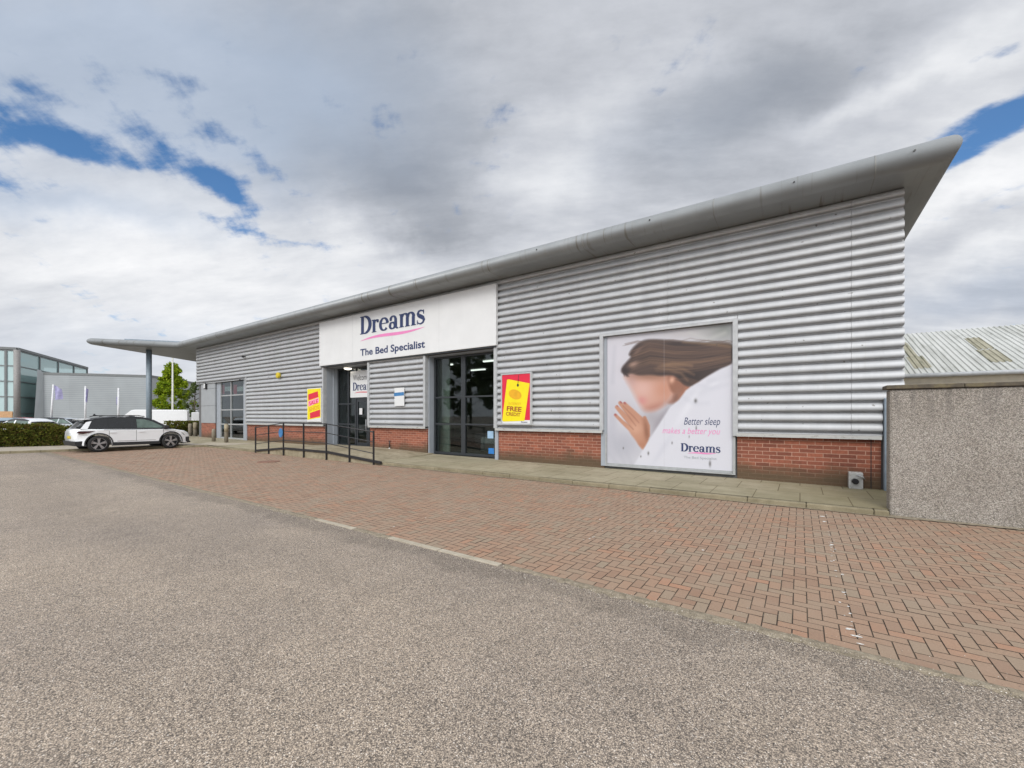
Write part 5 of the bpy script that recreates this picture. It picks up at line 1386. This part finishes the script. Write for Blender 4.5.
    for a, c, h in ((Lp, C, 7), (C, Rp, 5)):
        d = (c - a); d.z = 0; n = Vector((-d.y, d.x, 0)).normalized()
        if n.dot(Vector((-a.x, -a.y, 0))) > 0: n = -n
        b = MB(); q0 = a + n * h + d * .06; q1 = c + n * h - d * .12; b.add([(q0.x, q0.y, 0), (q1.x, q1.y, 0), (q1.x, q1.y, 10.8), (q0.x, q0.y, 10.8)], [(0, 1, 2, 3)]); b.build('core_wall', 'inner_wall', T, loc)
    for u, w in ((12, 2.4), (23, 3.)):
        q = at(u, 416, 66); b = MB(); b.box(q.x - .2, q.x + .2, q.y - w / 2, q.y + w / 2, 2.0, 5.6); b.build('display_panel', 'mullion', T, loc)
    # boards beside the glass building
    p = at(6, 416, 54); T = thing('site_board', 'timber coloured board with an orange end before the glass building', 'hoarding', (p.x, p.y, 0), R(YAW))
    b = MB(); b.box(-.9, .85, -.05, .05, .2, 2.25); b.build('board', 'hoarding', T); b = MB(); b.box(-1.6, -.902, -.05, .05, .2, 2.0); b.build('end_board', 'hoardred', T)
    b = MB(); b.box(-1.5, -1.4, .051, .15, 0, 2.0); b.box(.6, .7, .051, .15, 0, 2.2); b.build('post', 'bark', T)
    # boundary hedge far right of the van (dark shrubs by the bollards)
    p = at(192.5, 416, 37); T = thing('dark_shrub', 'dark low shrub between the bollards and the van', 'shrub', (p.x, p.y, 0))
    n = 6000; v = np.clip(rng.normal(size=(n, 3)), -1.5, 1.5) * np.array([.8, 1.1, .42]) + np.array([0, 0, .55]); v[:, 2] = np.abs(v[:, 2]); V, F = leaves(v, .09); m = MB(); m.add(V, F); m.build('foliage', 'leaf_hedge', T)
    b = MB(); b.tube([(0, 0, 0), (0, .1, .9)], .05, 6); b.build('stem', 'bark', T)


build_background()


# ------------------------------------------------------------------ SKY, SUN, CAMERA
def build_world():
    w = bpy.data.worlds.new('World'); S.world = w; w.use_nodes = True
    k = NT.__new__(NT); k.t = w.node_tree; k.t.nodes.clear(); k.out = k.n('ShaderNodeOutputWorld')
    EL, AZ = 36., 160.           # sun elevation and compass direction: behind the viewer
    sky = k.n('ShaderNodeTexSky', sky_type='NISHITA'); sky.sun_disc = False; sky.sun_elevation = R(EL); sky.sun_rotation = R(AZ); sky.air_density = 1.; sky.dust_density = .6; sky.ozone_density = 2.5
    d0 = k.n('ShaderNodeTexCoord').outputs['Generated']
    d = k.n('ShaderNodeVectorMath', {0: d0}, operation='NORMALIZE').outputs[0]
    warp = k.n('ShaderNodeTexNoise', {'Vector': d, 'Scale': 5., 'Detail': 5., 'Roughness': .6})
    wv = k.n('ShaderNodeVectorMath', {0: warp.outputs[1], 1: (.5, .5, .5)}, operation='SUBTRACT').outputs[0]
    dw = k.n('ShaderNodeVectorMath', {0: wv, 1: (.16, .16, .16), 2: d}, operation='MULTIPLY_ADD').outputs[0]
    ds = k.n('ShaderNodeVectorMath', {0: wv, 1: (.05, .05, .05), 2: d}, operation='MULTIPLY_ADD').outputs[0]
    sep = k.n('ShaderNodeSeparateXYZ', {0: d})
    zz = k.math('ADD', k.math('MAXIMUM', sep.outputs[2], 0.), .22)
    pl = k.n('ShaderNodeCombineXYZ', {0: k.math('DIVIDE', sep.outputs[0], zz), 1: k.math('DIVIDE', sep.outputs[1], zz), 2: 0.}).outputs[0]
    # streets of cloud running across the view
    rot = k.n('ShaderNodeVectorRotate', {'Vector': pl, 'Angle': R(-28.)}, rotation_type='Z_AXIS').outputs[0]
    pst = k.scale(rot, (.6, 1.25, 1.))
    n1 = k.noise(pst, .8, 8., .58, normalize=True)
    n2 = k.noise(pst, 2.4, 9., .64)
    n3 = k.noise(k.scale(rot, (.8, 1.8, 1.)), 4.2, 9., .6)
    n4 = k.noise(k.scale(rot, (.9, 1.5, 1.)), 9., 7., .6)

    rot2 = k.n('ShaderNodeVectorRotate', {'Vector': pl, 'Angle': R(38.)}, rotation_type='Z_AXIS').outputs[0]
    n5 = k.noise(k.scale(rot2, (.7, 1.9, 1.)), 3.2, 9., .6)

    def lobe(u, v, ru, rv, ang, vec):
        x, y, b = ray(u, v); c = Vector((x, y, b)); s = c.length; c.normalize()
        right = Vector((CF, SF, 0)); t1 = (right - c * right.dot(c)).normalized(); t2 = t1.cross(c)   # t2 up
        a = R(ang); e1 = t1 * math.cos(a) + t2 * math.sin(a); e2 = t2 * math.cos(a) - t1 * math.sin(a)
        f = 1 / (419. * s)
        sx = ru * f; sy = rv * f
        q1 = k.n('ShaderNodeVectorMath', {0: vec, 1: tuple(e1 / sx)}, operation='DOT_PRODUCT').outputs['Value']
        q2 = k.n('ShaderNodeVectorMath', {0: vec, 1: tuple(e2 / sy)}, operation='DOT_PRODUCT').outputs['Value']
        r2 = k.math('MULTIPLY_ADD', q1, q1, k.math('MULTIPLY', q2, q2))
        front = k.math('GREATER_THAN', k.n('ShaderNodeVectorMath', {0: vec, 1: tuple(c)}, operation='DOT_PRODUCT').outputs['Value'], 0.)
        return k.math('MULTIPLY', k.math('EXPONENT', k.math('MULTIPLY', r2, -1.)), front)

    def total(L, vec):
        acc = None
        for u, v, ru, rv, ang, amt in L:
            t = k.math('MULTIPLY', lobe(u, v, ru, rv, ang, vec), amt); acc = t if acc is None else k.math('ADD', acc, t)
        return acc
    # openings to the blue
    holes = total([(10, 122, 60, 24, -20, 1.5), (75, 146, 78, 13, -14, 1.35), (140, 138, 26, 14, -35, 1.1), (180, 82, 34, 9, -22, .95), (206, 180, 30, 14, -30, 1.3), (232, 196, 34, 11, -22, 1.05), (268, 172, 42, 10, -45, 1.25), (214, 222, 30, 9, -12, 1.0),
                   (258, 234, 24, 7, -10, .85), (314, 245, 26, 6, -8, .85), (352, 264, 30, 6, -5, .75), (88, 316, 26, 6, -5, .75), (20, 88, 44, 10, -20, .85), (8, 178, 60, 9, -10, .7), (120, 165, 50, 8, -15, .7),
                   (985, 130, 56, 18, 30, 1.35), (1036, 106, 40, 20, 30, 1.25), (942, 172, 40, 9, 40, 1.15), (1018, 48, 24, 6, 20, .8)], ds)
    # thin blue-grey veil, thick grey cloud and bright cloud
    dark = total([(360, 150, 130, 90, -20, .55), (430, 215, 60, 55, 30, .42), (690, 150, 170, 60, 25, .42), (560, 60, 260, 70, 0, .32), (850, 60, 120, 50, 20, .22), (860, 120, 70, 24, 20, .12), (310, 30, 120, 60, 0, .18),
                  (960, 230, 60, 16, 18, .25), (1000, 300, 60, 14, 8, .28), (60, 200, 90, 10, -12, .22), (190, 120, 160, 50, -10, .20), (40, 60, 120, 60, 0, .18), (180, 290, 90, 12, -6, .18)], dw)
    light = total([(130, 270, 200, 70, -8, .42), (560, 175, 60, 50, 25, .4), (380, 255, 70, 26, -10, .42), (300, 300, 140, 40, 0, .25), (880, 100, 90, 16, 22, .42), (980, 200, 70, 22, 28, .5), (1000, 260, 60, 14, 12, .35), (760, 40, 200, 24, 15, .16), (960, 50, 80, 26, 20, .25), (60, 345, 200, 26, 0, .1), (500, 150, 40, 30, 10, .1)], dw)
    sh = k.math('MULTIPLY_ADD', k.math('SUBTRACT', n1, .5), .75, .60)
    sh = k.math('MULTIPLY_ADD', k.math('SUBTRACT', n2, .5), .75, sh)
    sh = k.math('MULTIPLY_ADD', k.math('SUBTRACT', n3, .5), .45, sh)
    sh = k.math('SUBTRACT', k.math('MULTIPLY_ADD', light, .7, sh), k.math('MULTIPLY', dark, .62))
    cl = k.ramp(sh, [(0., (.26, .28, .32)), (.25, (.36, .38, .42)), (.5, (.51, .53, .575)), (.75, (.68, .695, .725)), (1., (.84, .845, .86))])
    veil = total([(120, 50, 200, 80, 0, .55), (330, 110, 120, 70, 0, .42), (60, 205, 120, 22, -12, .5), (20, 95, 90, 30, 0, .4), (200, 150, 120, 40, -15, .35), (985, 300, 90, 22, 5, .3), (90, 350, 260, 30, 0, .28), (690, 130, 110, 40, 20, .15)], dw)
    cl = k.mix(k.math('MINIMUM', veil, .6), cl, (.40, .49, .63))
    # brighter cloud round the sun behind the viewer
    sd = Vector((math.sin(R(AZ)) * math.cos(R(EL)), math.cos(R(AZ)) * math.cos(R(EL)), math.sin(R(EL))))
    back = k.math('MAXIMUM', k.n('ShaderNodeVectorMath', {0: d, 1: tuple(sd)}, operation='DOT_PRODUCT').outputs['Value'], 0.)
    gain = k.math('MULTIPLY_ADD', k.math('POWER', back, 2.0), BACKLIGHT, 1.)
    hz = k.ramp(sep.outputs[2], [(0., 1.), (.16, 0.)])
    cl = k.mix(k.math('MULTIPLY', hz, .5), cl, (.60, .62, .66))
    cl = k.n('ShaderNodeVectorMath', {0: cl, 1: (10., 10., 10.)}, operation='MULTIPLY').outputs[0]
    blue = k.mix(1., sky.outputs[0], BLUE, 'MULTIPLY')
    hole = k.math('MULTIPLY_ADD', k.math('SUBTRACT', n5, .5), 3.2, k.math('MULTIPLY', holes, .78))
    hole = k.math('MULTIPLY_ADD', k.math('SUBTRACT', n4, .5), 2.6, hole)
    hole = k.math('MULTIPLY_ADD', k.math('SUBTRACT', n2, .5), .6, hole)
    hm = k.n('ShaderNodeMapRange', {0: hole, 1: .38, 2: 1.55, 3: 0., 4: .96}, interpolation_type='SMOOTHSTEP').outputs[0]
    col = k.mix(hm, cl, blue)
    gv = k.n('ShaderNodeVectorMath', {0: col}, operation='SCALE'); k.t.links.new(gain, gv.inputs['Scale'])
    bg = k.n('ShaderNodeBackground', {'Color': gv.outputs[0], 'Strength': .1})
    k.t.links.new(bg.outputs[0], k.out.inputs[0])
    L = bpy.data.lights.new('sun', 'SUN'); L.energy = SUN; L.angle = R(22); L.color = (1., .96, .9)
    o = bpy.data.objects.new('sun', L); COL.objects.link(o); o.rotation_euler = (-sd).to_track_quat('-Z', 'Y').to_euler(); o.location = (-10, -20, 30)


SUN = 1.5
BACKLIGHT = 2.0
BLUE = (.55, .92, 1.18)
build_world()

cam = bpy.data.cameras.new('camera'); co = bpy.data.objects.new('camera', cam); COL.objects.link(co)
cam.sensor_width = 36.; cam.lens = 419. / 1024 * 36; cam.shift_y = 32 / 1024; cam.clip_start = .05; cam.clip_end = 3000
co.location = (0, 0, EYE); co.rotation_euler = (R(90), 0, R(YAW)); S.camera = co
S.view_settings.view_transform = 'Standard'; S.view_settings.look = 'None'; S.view_settings.exposure = .2; S.view_settings.gamma = 1.
S.view_settings.use_curve_mapping = False
try:
    S.cycles.max_bounces = 6; S.cycles.transparent_max_bounces = 12
except Exception: pass
